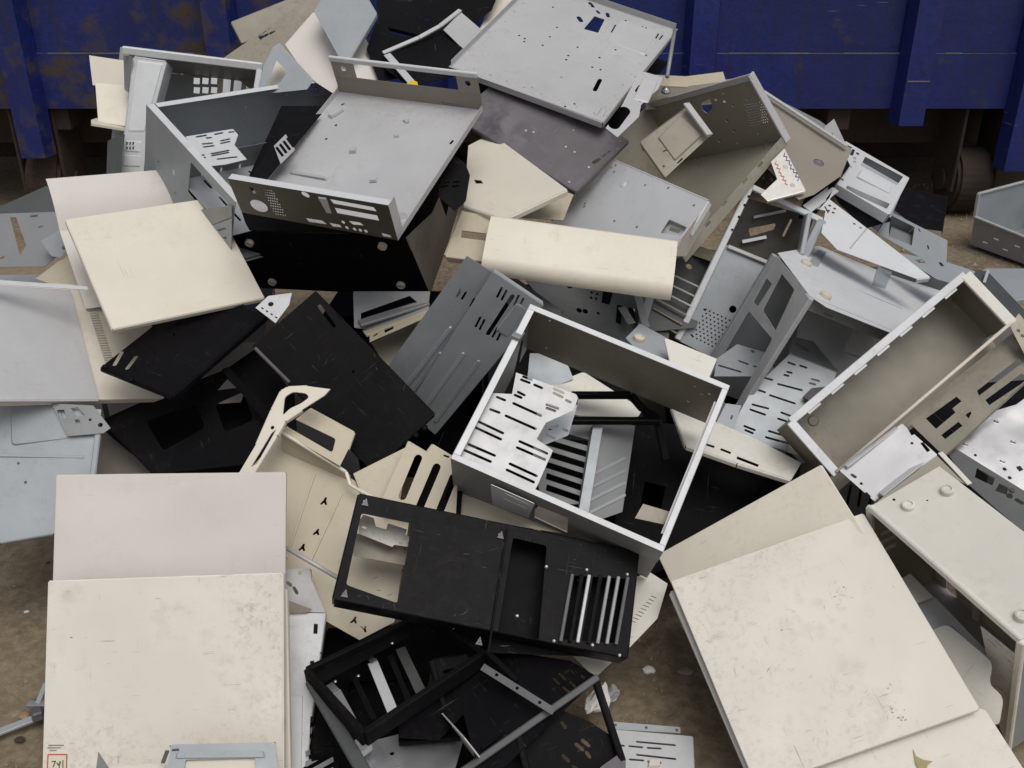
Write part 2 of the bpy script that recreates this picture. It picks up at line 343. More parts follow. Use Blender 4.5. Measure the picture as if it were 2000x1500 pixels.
def sheetmat(name, col, rough=.45, metal=0.0, vary=.12, dirt=(.16, .12, .07), dirt_amt=.35, scratch=(.1, .09, .08), scratch_amt=.5, bump=.15, grain=900, tint=.1, spec=.5, ms=(26, .52, .74)):
    m, t, b = nodes(name); tc = N(t, 'TexCoord'); oi = N(t, 'ObjectInfo')
    ad = t.nodes.new('ShaderNodeVectorMath'); ad.operation = 'MULTIPLY_ADD'
    t.links.new(oi.outputs['Random'], ad.inputs[0]); ad.inputs[1].default_value = (37, 11, 23); t.links.new(tc.outputs['Object'], ad.inputs[2]); V = ad.outputs[0]
    big = noise(t, V, 5, 4); mid = noise(t, V, ms[0], 5, .6); fine = noise(t, V, 160, 3, .6)
    c = mix(t, ramp(t, big, .3, .7).outputs[0], tuple(x * (1 - vary) for x in col), tuple(min(1, x * (1 + vary * .6)) for x in col))
    # per-sheet shade
    hv = t.nodes.new('ShaderNodeHueSaturation'); mr = N(t, 'MapRange'); t.links.new(oi.outputs['Random'], mr.inputs[0]); mr.inputs[3].default_value = 1 - tint; mr.inputs[4].default_value = 1 + tint * .6
    t.links.new(mr.outputs[0], hv.inputs['Value']); t.links.new(c, hv.inputs['Color']); c = hv.outputs[0]
    # smudges: only where two noises agree
    mu = N(t, 'Math', operation='MULTIPLY'); t.links.new(ramp(t, mid, ms[1], ms[2]).outputs[0], mu.inputs[0]); t.links.new(ramp(t, big, .46, .7).outputs[0], mu.inputs[1])
    mu2 = N(t, 'Math', operation='MULTIPLY'); t.links.new(mu.outputs[0], mu2.inputs[0]); mu2.inputs[1].default_value = dirt_amt
    c = mix(t, mu2.outputs[0], c, dirt)
    # speckled grime in cloudy patches
    gr_ = noise(t, V, 70, 8, .78); pt = noise(t, V, 3.2, 3, .5); g1 = N(t, 'Math', operation='MULTIPLY'); t.links.new(ramp(t, gr_, .5, .68).outputs[0], g1.inputs[0]); t.links.new(ramp(t, pt, .47, .66).outputs[0], g1.inputs[1])
    g2 = N(t, 'Math', operation='MULTIPLY'); t.links.new(g1.outputs[0], g2.inputs[0]); g2.inputs[1].default_value = dirt_amt * 1.1; c = mix(t, g2.outputs[0], c, dirt)
    # scratches in two directions
    s1 = ramp(t, noise(t, V, 14, 2, .5, (1, 26, 26), (0, 0, .6)), .665, .73).outputs[0]
    s2 = ramp(t, noise(t, V, 11, 2, .5, (30, 1, 30), (0, 0, -.35)), .67, .74).outputs[0]
    sm = N(t, 'Math', operation='MAXIMUM'); t.links.new(s1, sm.inputs[0]); t.links.new(s2, sm.inputs[1])
    s3 = N(t, 'Math', operation='MULTIPLY'); t.links.new(sm.outputs[0], s3.inputs[0]); t.links.new(ramp(t, mid, .5, .62).outputs[0], s3.inputs[1])
    s4 = N(t, 'Math', operation='MULTIPLY'); t.links.new(s3.outputs[0], s4.inputs[0]); s4.inputs[1].default_value = scratch_amt
    c = mix(t, s4.outputs[0], c, scratch)
    # specks
    sp = ramp(t, fine, .70, .76).outputs[0]; s5 = N(t, 'Math', operation='MULTIPLY'); t.links.new(sp, s5.inputs[0]); s5.inputs[1].default_value = dirt_amt * .7
    c = mix(t, s5.outputs[0], c, dirt)
    t.links.new(c, b.inputs['Base Color'])
    rr = N(t, 'MapRange'); t.links.new(mid, rr.inputs[0]); rr.inputs[3].default_value = rough - .12; rr.inputs[4].default_value = rough + .14; t.links.new(rr.outputs[0], b.inputs['Roughness'])
    b.inputs['Metallic'].default_value = metal; b.inputs['Specular IOR Level'].default_value = spec
    g = noise(t, V, grain, 2); bp = N(t, 'Bump'); bp.inputs['Strength'].default_value = bump; bp.inputs['Distance'].default_value = .0006; t.links.new(g, bp.inputs['Height'])
    bp2 = N(t, 'Bump'); bp2.inputs['Strength'].default_value = .4; bp2.inputs['Distance'].default_value = .012
    t.links.new(noise(t, V, 6, 2), bp2.inputs['Height']); t.links.new(bp.outputs[0], bp2.inputs['Normal']); t.links.new(bp2.outputs[0], b.inputs['Normal'])
    return m
sheetmat('cream', (.69, .64, .54), .48, 0, .05, (.36, .28, .18), .25, (.34, .28, .2), .5, .25)
sheetmat('cream_dirty', (.70, .665, .59), .5, 0, .06, (.38, .32, .24), .6, (.3, .25, .2), .8, .3)
sheetmat('pink_cream', (.66, .622, .58), .5, 0, .04, (.4, .33, .26), .25, (.3, .27, .24), .35, .2)
sheetmat('white_cream', (.69, .665, .595), .5, 0, .05, (.34, .28, .2), .4, (.26, .21, .16), .6, .25)
sheetmat('beige', (.50, .445, .335), .5, 0, .08, (.24, .19, .12), .4, (.3, .25, .16), .5, .2)
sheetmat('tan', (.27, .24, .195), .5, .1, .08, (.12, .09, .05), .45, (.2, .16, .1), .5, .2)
sheetmat('olive', (.235, .215, .17), .5, .15, .18, (.08, .065, .04), .6, (.2, .18, .13), .4, .15)
sheetmat('bronze', (.105, .096, .08), .45, .35, .15, (.05, .045, .03), .6, (.25, .22, .18), .5, .1, spec=.3)
sheetmat('silver', (.50, .50, .51), .48, .25, .08, (.28, .24, .18), .35, (.3, .28, .26), .5, .1, spec=.3)
sheetmat('white_steel', (.60, .61, .625), .5, .15, .05, (.3, .27, .23), .3, (.35, .33, .31), .4, .1, spec=.3)
sheetmat('bluegrey', (.36, .385, .405), .48, .25, .08, (.2, .18, .14), .3, (.25, .25, .25), .5, .1, spec=.3)
sheetmat('grey', (.27, .275, .28), .48, .25, .1, (.14, .12, .09), .4, (.45, .45, .45), .3, .1, spec=.3)
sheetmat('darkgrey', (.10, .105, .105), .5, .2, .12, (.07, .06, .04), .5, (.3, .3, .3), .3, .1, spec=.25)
sheetmat('gold', (.34, .315, .255), .48, .3, .12, (.16, .13, .08), .5, (.25, .22, .16), .5, .1, spec=.3)
sheetmat('purple', (.145, .135, .145), .48, .15, .3, (.065, .056, .07), 1.0, (.35, .33, .35), .5, .1, tint=.02, spec=.3, ms=(13, .42, .56))
sheetmat('black', (.0075, .007, .008), .5, 0, .2, (.035, .03, .028), .32, (.10, .095, .095), .5, .12, tint=.02, spec=.045)
sheetmat('blackgloss', (.006, .0055, .0065), .34, 0, .2, (.032, .028, .026), .28, (.10, .09, .09), .5, .06, tint=.02, spec=.05)
sheetmat('shiny', (.60, .60, .61), .3, .8, .06, (.3, .26, .2), .2, (.5, .5, .5), .3, .05)
sheetmat('foot', (.62, .55, .46), .7, 0, .06, (.2, .15, .1), .4, (.3, .25, .2), .3, .3)
def plain(name, col, rough=.5, metal=0.0):
    m, t, b = nodes(name); tc = N(t, 'TexCoord'); n = noise(t, tc.outputs['Object'], 60, 4)
    c = mix(t, ramp(t, n, .3, .7).outputs[0], tuple(x * .86 for x in col), col); t.links.new(c, b.inputs['Base Color'])
    b.inputs['Roughness'].default_value = rough; b.inputs['Metallic'].default_value = metal; return m
plain('rub', (.585, .535, .455), .8); plain('rub_dark', (.30, .25, .20), .8); plain('rub_pale', (.035, .034, .035), .6); plain('stain', (.58, .49, .30), .7); plain('yellow', (.75, .52, .02)); plain('paper', (.80, .78, .74), .75); plain('foil', (.80, .77, .70), .3, .6); plain('red_ink', (.50, .09, .05)); plain('black_ink', (.05, .04, .05)); plain('blue_ink', (.10, .09, .32)); plain('leaf', (.42, .34, .18), .8); plain('rubber', (.012, .012, .012), .75); plain('wood_scrap', (.33, .22, .11), .8); plain('label_paper', (.74, .66, .52), .7)
# ------------------------------------------------------------------ ground
def groundmat():
    m, t, b = nodes('ground'); tc = N(t, 'TexCoord'); V = tc.outputs['Object']
    a = noise(t, V, 2.2, 5, .6); f = noise(t, V, 38, 6, .7); g = noise(t, V, 9, 5, .65)
    c = mix(t, ramp(t, a, .35, .68).outputs[0], (.13, .098, .06), (.215, .168, .108))
    c = mix(t, ramp(t, f, .42, .72).outputs[0], c, (.28, .225, .155))
    c = mix(t, ramp(t, g, .60, .75).outputs[0], c, (.055, .040, .028))
    sp = ramp(t, noise(t, V, 150, 2), .68, .74).outputs[0]; c = mix(t, sp, c, (.32, .29, .24))
    t.links.new(c, b.inputs['Base Color']); b.inputs['Roughness'].default_value = .9
    bp = N(t, 'Bump'); bp.inputs['Strength'].default_value = .6; bp.inputs['Distance'].default_value = .006; t.links.new(f, bp.inputs['Height']); t.links.new(bp.outputs[0], b.inputs['Normal'])
groundmat()
bm = bmesh.new(); bmesh.ops.create_grid(bm, x_segments=120, y_segments=120, size=.5)
for v in bm.verts:
    x, y = v.co.x, v.co.y; s_ = lambda q: math.copysign(abs(q * 2) ** 3, q) * 60 + q * 9
    v.co = Vector((s_(x), s_(y) + 2.5, 0))
    if v.co.length < 9: v.co.z = .006 * math.sin(v.co.x * 3.1 + 1.3 * math.sin(v.co.y * 2.3)) + random.uniform(-.002, .002)
g = link('ground', bm, 'ground', Matrix(), None, True); g['kind'] = 'structure'
# ------------------------------------------------------------------ blue roll-off container behind the heap
def bluemat():
    m, t, b = nodes('blue_paint'); tc = N(t, 'TexCoord'); oi = N(t, 'ObjectInfo')
    geo = N(t, 'NewGeometry'); V = geo.outputs['Position']
    big = noise(t, V, 1.6, 5, .6); mid = noise(t, V, 7, 6, .65); fine = noise(t, V, 45, 5, .65)
    c = mix(t, ramp(t, big, .35, .65).outputs[0], (.0065, .0135, .098), (.0105, .025, .175))
    c = mix(t, ramp(t, fine, .45, .75).outputs[0], c, (.010, .012, .075))
    sx = N(t, 'SeparateXYZ'); t.links.new(V, sx.inputs[0])
    xr = N(t, 'MapRange'); t.links.new(sx.outputs[0], xr.inputs[0]); xr.inputs[1].default_value = -1.0; xr.inputs[2].default_value = .6; xr.inputs[3].default_value = .485; xr.inputs[4].default_value = .60
    sb = N(t, 'Math', operation='SUBTRACT'); t.links.new(mid, sb.inputs[0]); t.links.new(xr.outputs[0], sb.inputs[1])
    rf = ramp(t, sb.outputs[0], -.02, .16); c = mix(t, rf.outputs[0], c, mix(t, fine, (.038, .024, .016), (.085, .062, .026)))
    sc_ = noise(t, V, 10, 3, .5, (1, 1, 14)); s2 = noise(t, V, 3, 3)
    mm = N(t, 'Math', operation='MULTIPLY'); t.links.new(ramp(t, sc_, .68, .73).outputs[0], mm.inputs[0]); t.links.new(ramp(t, s2, .5, .6).outputs[0], mm.inputs[1])
    c = mix(t, mm.outputs[0], c, (.16, .17, .25))
    st = noise(t, V, 5, 5, .6, (5, 5, .35)); c = mix(t, ramp(t, st, .54, .80).outputs[0], c, (.024, .019, .028))
    t.links.new(c, b.inputs['Base Color']); rr = mix(t, rf.outputs[0], (.42, .42, .42), (.85, .85, .85)); t.links.new(rr, b.inputs['Roughness'])
    bp = N(t, 'Bump'); bp.inputs['Strength'].default_value = .4; bp.inputs['Distance'].default_value = .01; t.links.new(mid, bp.inputs['Height']); t.links.new(bp.outputs[0], b.inputs['Normal'])
bluemat(); sheetmat('scuff', (.11, .115, .16), .6, 0, .4, (.06, .04, .03), .8, (.03, .03, .1), .8)
sheetmat('rusty', (.045, .030, .022), .85, 0, .4, (.09, .05, .02), .8, (.02, .02, .05), .5)
WY = 4.4
def wp(px, py, y=WY):
    r = ray(px, py); return CAM + r * (y / r.y)
def solid(name, x0, x1, y0, y1, z0, z1, mat, parent, bev=.004):
    bm = bmesh.new(); bmesh.ops.create_cube(bm, size=1)
    for v in bm.verts: v.co = Vector((x0 + (v.co.x + .5) * (x1 - x0), y0 + (v.co.y + .5) * (y1 - y0), z0 + (v.co.z + .5) * (z1 - z0)))
    bmesh.ops.bevel(bm, geom=bm.edges[:], offset=bev, segments=1, affect='EDGES'); return link(name, bm, mat, Matrix(), parent)
sk = thing('waste_container', 'large dark blue ribbed steel waste container behind the heap', 'container', Matrix.Translation((0, WY, 0)))
ribx = [wp(px, 120).x for px in (-420, 42, 440, 900, 1365, 1786, 2215)]
ribx[-1] = wp(2005, 160).x
ZB, ZS, ZT = wp(1600, 212).z, wp(1600, 104).z, 1.95
edges = [-3.2] + ribx + [3.2]
for i, (a, b_) in enumerate(zip(edges, edges[1:])):
    solid('wall_plate', a + .002, b_ - .002, WY + .004, WY + .010, ZS + .002, ZT, 'blue_paint', sk, .001)
    lo = solid('skirt_plate', a + .002, b_ - .002, WY - .006, WY + .0035, ZB, ZS, 'blue_paint', sk, .001)
    x = a + .12
    while x < b_ - .2:                       # the worn upper lip of the skirt plate, broken where paint is left
        L = random.uniform(.06, .4); x1 = min(x + L, b_ - .07)
        solid('worn_edge', x, x1, WY - .0075, WY - .004, ZS - .003, ZS + .003, 'scuff', lo, .0008); x = x1 + random.uniform(.04, .2)
for i, x in enumerate(ribx):
    wdt = .072; low = wp(1786, 238).z if i < 6 else wp(1950, 332, WY - .06).z
    if i == 1: low = wp(80, 300).z
    bm = bmesh.new()
    prof = [(-wdt, 0), (-wdt * .72, -.075), (wdt * .72, -.075), (wdt, 0)]
    lo_ = [bm.verts.new((x + p[0], WY - .007 + p[1], low)) for p in prof]; hi = [bm.verts.new((x + p[0], WY - .007 + p[1], ZT)) for p in prof]
    for k in range(3): bm.faces.new([lo_[k], lo_[k + 1], hi[k + 1], hi[k]])
    bm.faces.new(lo_); bm.faces.new(hi[::-1]); rb = link('rib', bm, 'blue_paint', Matrix(), sk)
    if i in (4, 5): 
        zz = wp(1786, 154).z; solid('weld_seam', x - wdt * .66, x + wdt * .66, WY - .085, WY - .081, zz, zz + .006, 'scuff', rb, .001)
solid('top_rail', -3.2, 3.2, WY - .05, WY + .07, ZT + .001, ZT + .1, 'blue_paint', sk)
solid('end_wall', -3.2, -3.19, WY + .02, WY + 2.3, ZB, ZT, 'blue_paint', sk, .001); solid('end_wall', 3.19, 3.2, WY + .02, WY + 2.3, ZB, ZT, 'blue_paint', sk, .001)
solid('back_wall', -3.2, 3.2, WY + 2.3, WY + 2.31, ZB, ZT, 'blue_paint', sk, .001)
solid('floor_plate', -3.18, 3.18, WY + .012, WY + 2.29, ZB + .02, ZB + .05, 'rusty', sk, .002)
solid('bottom_rail', -3.2, 3.2, WY + .30, WY + .42, ZB - .22, ZB + .018, 'rusty', sk)
solid('bottom_rail', -3.2, 3.2, WY + .9, WY + 1.0, .06, ZB + .018, 'rusty', sk)  # deep rail added to block light coming under the container from behind
solid('bottom_rail', -3.2, 3.2, WY + 1.7, WY + 1.82, .04, ZB + .018, 'rusty', sk)  # carried down almost to the ground to keep the underside dark
for px in (-250, 110, 620, 1180, 1640, 2080):
    x = wp(px, 250).x; solid('cross_beam', x - .05, x + .05, WY + .03, WY + 1.9, ZB - .10, ZB + .015, 'rusty', sk)
for px in (105, 1885):
    c = wp(px, 345, WY + .12); rr = .15
    bm = bmesh.new(); bmesh.ops.create_cone(bm, cap_ends=True, segments=32, radius1=rr, radius2=rr, depth=.16)
    bmesh.ops.bevel(bm, geom=[e for e in bm.edges if e.calc_face_angle(0) > 1], offset=.015, segments=2, affect='EDGES')
    wh = link('roller_wheel', bm, 'rusty', Matrix.Translation((c.x, WY + .14, rr)) @ Matrix.Rotation(math.pi / 2, 4, 'Y'), sk)
    bmh = bmesh.new(); bmesh.ops.create_cone(bmh, cap_ends=True, segments=20, radius1=.05, radius2=.04, depth=.22); link('hub', bmh, 'rusty', PM[wh.name], wh)
    solid('wheel_bracket', c.x + .085, c.x + .10, WY + .02, WY + .26, .12, ZB + .012, 'rusty', sk); solid('wheel_bracket', c.x - .10, c.x - .085, WY + .02, WY + .26, .12, ZB + .012, 'rusty', sk)
# ------------------------------------------------------------------ top of the heap
def flat(name, label, cat, tri, out, mat, holes=None, fl=None, sg=-1, parent=None, rr=0, t=.0012, d=0, bend=None):
    P = TRI(*tri) if not isinstance(tri, Plane) else tri
    if d: P = P.off(d)
    o2 = P.px(out)
    if rr: o2 = rnd(o2, rr)
    return sheet(name, P, o2, mat, parent, holes(P) if holes else (), fl, t, sg, label if parent is None else None, cat, bend=bend), P
def Q3(pts, Z):  # three plane points from a pixel list and depths
    return tuple((p[0], p[1], z) for p, z in zip(pts, Z))
flat('side_panel', 'dark tan side panel tilted up highest against the blue container', 'case panel', Q3([(452, 43), (640, -30), (473, 84)], (2.86, 2.94, 2.84)),
     [(452, 43), (640, -32), (668, 10), (473, 84)], 'olive', fl={0: .01, 3: .01})
flat('side_panel', 'tan side panel with three small black vent openings', 'case panel', Q3([(425, 122), (640, -25), (540, 190)], (2.80, 2.88, 2.74)),
     [(425, 122), (640, -28), (705, 30), (520, 200)], 'tan', fl={0: .01},
     holes=lambda P: [P.px(q) for q in ([(504, 72), (512, 66), (517, 73), (509, 79)], [(513, 65), (520, 60), (526, 68), (518, 74)], [(522, 59), (530, 54), (538, 62), (528, 69)])])
flat('side_panel', 'plain cream side panel leaning between grey and tan panels', 'case panel', Q3([(613, 23), (557, 87), (670, 125)], (2.72, 2.68, 2.62)),
     [(613, 23), (672, 122), (655, 185), (600, 150), (557, 87)], 'pink_cream', fl={0: .008, 4: .008})
flat('side_panel', 'smooth grey side panel with a bent lighter edge near the top', 'case panel', Q3([(615, 20), (741, 23), (665, 112)], (2.62, 2.62, 2.55)),
     [(613, 22), (640, -20), (705, -25), (735, 26), (684, 114), (662, 112)], 'bluegrey', fl={3: .014, 2: .012, 0: .006}, sg=-1)
o, P = flat('side_panel', 'cream panel with stacked worn edges behind the flat tray rail', 'case panel', Q3([(700, 92), (760, 150), (690, 190)], (2.66, 2.58, 2.5)),
     [(712, 74), (757, 152), (750, 170), (690, 205), (660, 190), (664, 120), (700, 100)], 'pink_cream', fl={0: .02, 1: .02})
P = TRI(*Q3([(545, 85), (612, 160), (510, 180)], (2.60, 2.52, 2.55)))
t_ = thing('metal_bracket', 'bent grey steel bracket with a cut-out beside the cream panel', 'bracket', P.M)
sheet('plate', P, P.px([(545, 85), (612, 158), (600, 175), (505, 185), (515, 130), (534, 92)]), 'bluegrey', t_, [P.px([(540, 118), (562, 140), (540, 172), (520, 168)])], fl={0: .01, 5: .012})
flat('side_panel', 'narrow cream strip of panel glimpsed through a grey bracket', 'case panel', Q3([(540, 112), (575, 150), (512, 178)], (2.68, 2.62, 2.62)), [(548, 104), (580, 150), (545, 190), (505, 190), (520, 150)], 'cream')
# black case behind, top centre
P = TRI(*Q3([(745, -20), (960, -20), (760, 110)], (2.85, 2.85, 2.72)))
t_ = thing('computer_case', 'black computer case lying on its side at the very top', 'computer case', P.M)
sheet('side_wall', P, P.px([(726, -40), (985, -40), (960, 20), (905, 60), (850, 75), (742, 48)]), 'black', t_, [pcirc(P, (833, 38), .008)], fl={4: .012})
P2 = TRI(*Q3([(736, 46), (810, 72), (720, 100)], (2.72, 2.70, 2.62)))
sheet('front_wall', P2, P2.px([(734, 44), (812, 74), (905, 62), (880, 130), (740, 160), (716, 96)]), 'blackgloss', t_, [P2.px([(757, 52), (800, 62), (794, 74), (762, 64)])])
P3 = TRI(*Q3([(748, 104), (901, 94), (760, 165)], (2.60, 2.62, 2.50)))
t_ = thing('open_chassis', 'black open case frame with a silver bent rim beside the large silver tray', 'case frame', P3.M)
sheet('inner_wall', P3, P3.px([(748, 106), (860, 60), (872, 66), (905, 96), (885, 150), (800, 170), (752, 135)]), 'black', t_)
rim = [(748, 104, 2.60), (818, 74, 2.62), (858, 52, 2.65), (899, 20, 2.70)]
for a, b_ in zip(rim, rim[1:]): bar('rim', at(*a), at(*b_), .012, .006, 'silver', t_, up=Vector((0, -.6, .8)))
P4 = TRI(*Q3([(868, 58), (899, 24), (905, 96)], (2.65, 2.70, 2.62)))
sheet('corner_plate', P4, P4.px([(866, 58), (900, 24), (942, 60), (906, 97)]), 'silver', t_, fl={1: .016})
bar('bracket', at(756, 106, 2.58), at(803, 160, 2.47), .018, .002, 'white_steel', t_, up=Vector((0, -.6, .8)))
# cream panel edge behind the big silver tray
flat('side_panel', 'cream side panel hiding behind the large silver motherboard tray', 'case panel', Q3([(965, -10), (1010, -10), (940, 60)], (2.92, 2.92, 2.8)), [(968, -25), (1060, -30), (1010, 60), (930, 70), (945, 40)], 'cream', fl={4: .008})
# large silver motherboard tray
P = QUAD('silver_tray'); t_ = thing('motherboard_tray', 'large pale silver motherboard tray with punched holes at the top', 'motherboard tray', P.M)
hol = [P.px([(1161, 32), (1181, 39), (1168, 65), (1140, 57)])] + [pslot(P, a, b, w_) for a, b, w_ in [((1152, 6), (1158, 13), .010), ((1130, 34), (1135, 41), .012), ((1186, 27), (1188, 33), .010), ((1166, 22), (1170, 26), .008),
    ((1162, 175), (1172, 155), .011), ((1202, 50), (1194, 64), .004), ((1255, 52), (1250, 60), .004), ((1262, 54), (1257, 62), .004), ((1286, 66), (1281, 75), .004), ((1294, 69), (1288, 77), .004), ((1261, 77), (1254, 90), .004), ((1222, 40), (1217, 49), .005)]]
hol += [pcirc(P, c, .0032, 8) for c in [(1192, 80), (1199, 84), (1223, 93), (1232, 96), (1254, 105), (1262, 108), (1003, 22), (1088, 53), (1080, 13), (1014, 70), (1025, 76), (1106, 116), (1110, 108), (1157, 130), (1173, 135), (1171, 112), (1060, 89), (1074, 72), (1128, 92), (1024, 82), (1202, 98), (1122, 203), (1104, 208)]]
sheet('tray_sheet', P, P.full(), 'silver', t_, hol, fl=None)
r_ = P.full()
S = Shell()
for k in range(4):
    S.flange(r_[k], r_[(k + 1) % 4], .016, 1 if k in (0, 3) else -1, centre=(.2, -.2) if area(r_) < 0 else (.2, .2))
S.build('edge_flanges', 'silver', P.M, t_)
Pk = P.off(-.10); sheet('dark_backing', Pk, Pk.full(), 'black', t_)  # black backing added so the punched holes look dark
spots(P, 'silver', t_, 8, 8, .02); emboss(P, rnd(P.px([(1212, 38), (1286, 64), (1258, 108), (1184, 82)]), .008), .0022, 'silver', t_)
emboss(P, rnd(P.px([(1170, 208), (1176, 210), (1166, 228), (1160, 225)]), .004), .003, 'silver', t_); emboss(P, rnd(P.px([(1180, 212), (1186, 214), (1176, 231), (1171, 229)]), .004), .003, 'silver', t_)
rivets(P, [(955, 62), (917, 99), (1097, 150), (1040, 170), (1241, 150)], 'silver', t_, .003)
c0 = P.M @ Vector((*P.px([(1318, 58)])[0], 0)); rod('corner_post', c0, at(1303, 150, 2.50), .005, 'grey', t_)
P5 = TRI(*Q3([(1255, 140), (1293, 152), (1192, 238)], (2.42, 2.42, 2.30)))
sheet('rear_plate', P5, P5.px([(1250, 138), (1294, 151), (1284, 175), (1252, 205), (1248, 228), (1206, 268), (1183, 250), (1215, 205)]), 'silver', t_, [slot(*P5.px([(1220, 216), (1199, 244)]), .028, 6), slot(*P5.px([(1250, 168), (1243, 178)]), .008)] + [pcirc(P5, c, .0035, 8) for c in [(1274, 157), (1276, 164), (1242, 192), (1250, 197), (1262, 176)]], fl={0: .008, 1: .008})
emboss(P5, rnd(P5.px([(1257, 150), (1286, 158), (1266, 202), (1236, 194)]), .006), .002, 'silver', t_)
# desktop tray (flat base with rear connector panel)
B = Box('desk_tray'); P = B.wall('z', 0); t_ = thing('desktop_case_tray', 'silver flat case base with rear connector panel, lying on the black case', 'case base', B.M)
spots(P, 'silver', t_, 7, 8); sheet('base_plate', P, P.full(), 'silver', t_, [pslot(P, a, b, .006) for a, b in [((647, 225), (650, 223)), ((668, 204), (671, 203)), ((880, 280), (884, 275)), ((905, 268), (908, 262)), ((915, 248), (920, 243))]] + [pcirc(P, c, .0035, 8) for c in [(656, 244), (637, 271), (790, 238), (775, 266)]])
for pts in ([(683, 291), (697, 289), (696, 299), (682, 300)], [(723, 349), (737, 347), (736, 356), (722, 357)], [(789, 237), (800, 235), (800, 243), (790, 244)], [(769, 264), (780, 262), (780, 270), (770, 271)], [(640, 228), (668, 213), (672, 217), (648, 232)]): emboss(P, P.px(pts), .006, 'silver', t_, 'standoff', .003)
emboss(P, rnd(P.px([(568, 335), (638, 347), (638, 352), (566, 340)]), .002), .004, 'silver', t_)
emboss(P, circ(P.px([(780, 425)])[0], .017, 20), .0025, 'silver', t_, ins=.003)
W = B.wall('y', 0)
io = [circ(W.px([(506, 402)])[0], .021, 18, .016), W.px([(486, 364), (494, 366), (502, 378), (495, 378)])]
for a, b_, c, d in [((644, 388), (730, 404), (737, 413), (652, 397)), ((654, 404), (737, 420), (741, 431), (660, 415))]: io.append(W.px([a, b_, c, d]))
io += [rnd(W.px(q), .002) for q in ([(597, 425), (630, 430), (640, 438), (604, 433)], [(643, 434), (664, 438), (669, 444), (650, 442)], [(681, 430), (703, 433), (712, 440), (690, 438)])]
io += [pcirc(W, c, .0045, 8) for c in [(671, 433), (678, 444), (693, 447), (704, 449), (715, 451)]] + [rnd(W.px([(745, 454), (763, 459), (766, 464), (748, 461)]), .002), pslot(W, (594, 378), (600, 381), .012)]
io += pgrid(W, [(512, 367), (532, 370), (560, 423), (537, 420)], 5, 10, .0021)
sheet('connector_panel', W, W.full(), 'bronze', t_, io, fl=None)
emboss(W, W.px([(622, 383), (638, 385), (650, 416), (640, 415)]), .004, 'silver', t_, 'slot_cover', .002)
W1 = B.wall('z', 1, (0, 0, 1, .035)); sheet('connector_panel_lip', W1, W1.full(), 'white_steel', t_)
W2 = B.wall('y', 1, (0, 0, 1, .50)); sheet('back_wall', W2, W2.full(), 'tan', t_, pgrid(W2, [(862, 199), (905, 205), (908, 214), (864, 208)], 12, 3, .002) + [W2.px([(690, 140), (700, 141), (698, 150), (688, 149)])])
rail_z = [B.pt(-.005, 1, 1), B.pt(1.0, 1, 1)]; bar('back_rail', rail_z[0], rail_z[1], .012, .008, 'white_steel', t_, up=B.R @ Vector((0, 1, 0)))
for a0, a1 in ((0, .16), (.86, 1.0)):
    W3 = B.wall('y', .998, (a0, .48, a1, 1)); sheet('rail_upright', W3, W3.full(), 'gold', t_, [circ((sum(p[0] for p in W3.full()) / 4, sum(p[1] for p in W3.full()) / 4), .007)])
for v in (0, 1):
    W4 = B.wall('x', v, (0, 0, 1, .14)); sheet('side_lip', W4, W4.full(), 'silver', t_)
W5 = B.wall('x', 1, (0, 0, .06, 1)); sheet('corner_lip', W5, W5.full(), 'silver', t_)
P6 = TRI(*Q3([(788, 160), (818, 158), (800, 172)], (2.33, 2.34, 2.30)))
sheet('plastic_scrap', P6, P6.px([(789, 166), (806, 156), (815, 160), (817, 170), (803, 171)]), 'yellow', None, label='small torn scrap of bright yellow plastic on the flat tray', cat='scrap', t=.002)
# dark purple-grey panel
P = QUAD('purple_panel'); o = sheet('side_panel', P, P.full(), 'purple', None, [pslot(P, (1160, 318), (1170, 312), .010), pslot(P, (1186, 300), (1190, 297), .006), pslot(P, (1178, 306), (1182, 303), .006), pslot(P, (1208, 277), (1213, 274), .005), pcirc(P, (1206, 290), .004, 8)], fl={0: .01, 1: .01, 2: .01, 3: .01}, label='mottled dark purple-grey steel panel lying across the cream panels', cat='case panel')
rivets(P, [(1104, 209), (1055, 226), (1027, 255), (1042, 258), (1120, 255), (1124, 244), (1105, 287), (1122, 297), (1150, 327), (1112, 356), (1013, 158)], 'shiny', o, .004)
# ------------------------------------------------------------------ left side of the heap
B = Box('black_case'); t_ = thing('computer_case', 'black computer case with four beige round feet, under the flat silver tray', 'computer case', B.M)
W = B.wall('y', 0); sheet('bottom_plate', W, W.full(), 'blackgloss', t_, [pslot(W, (648, 470), (650, 472), .005), pcirc(W, (700, 520), .003, 8)], fl=None)
for c in ((488, 472), (533, 548), (748, 478), (784, 554)): foot(W, c, t_)
W = B.wall('x', 1); sheet('side_wall', W, W.px([(793, 464), (840, 574), (874, 480), (917, 333), (905, 345), (890, 410), (884, 375), (872, 425), (858, 385), (845, 415)]), 'tan', t_)  # tan colour carries light reflected off this wall of the black case
for ax, v in (('x', 0), ('z', 0), ('z', 1)):
    W = B.wall(ax, v, (.004, .004, .996, .996)); sheet('cover', W, W.full(), 'black', t_)
W = B.wall('y', .985, (.02, .02, .98, .98)); sheet('back_plate', W, W.full(), 'black', t_)
o, P = flat('slotted_flange', None, None, Q3([(880, 330), (915, 335), (870, 400)], (2.17, 2.17, 2.12)), [(884, 300), (908, 318), (918, 342), (910, 392), (888, 412), (855, 382), (860, 350)], 'black', parent=t_,
     holes=lambda P: [pslot(P, a, b, .005) for a, b in [((868, 357), (876, 356)), ((886, 356), (896, 355)), ((862, 364), (874, 363)), ((884, 364), (895, 363))]])
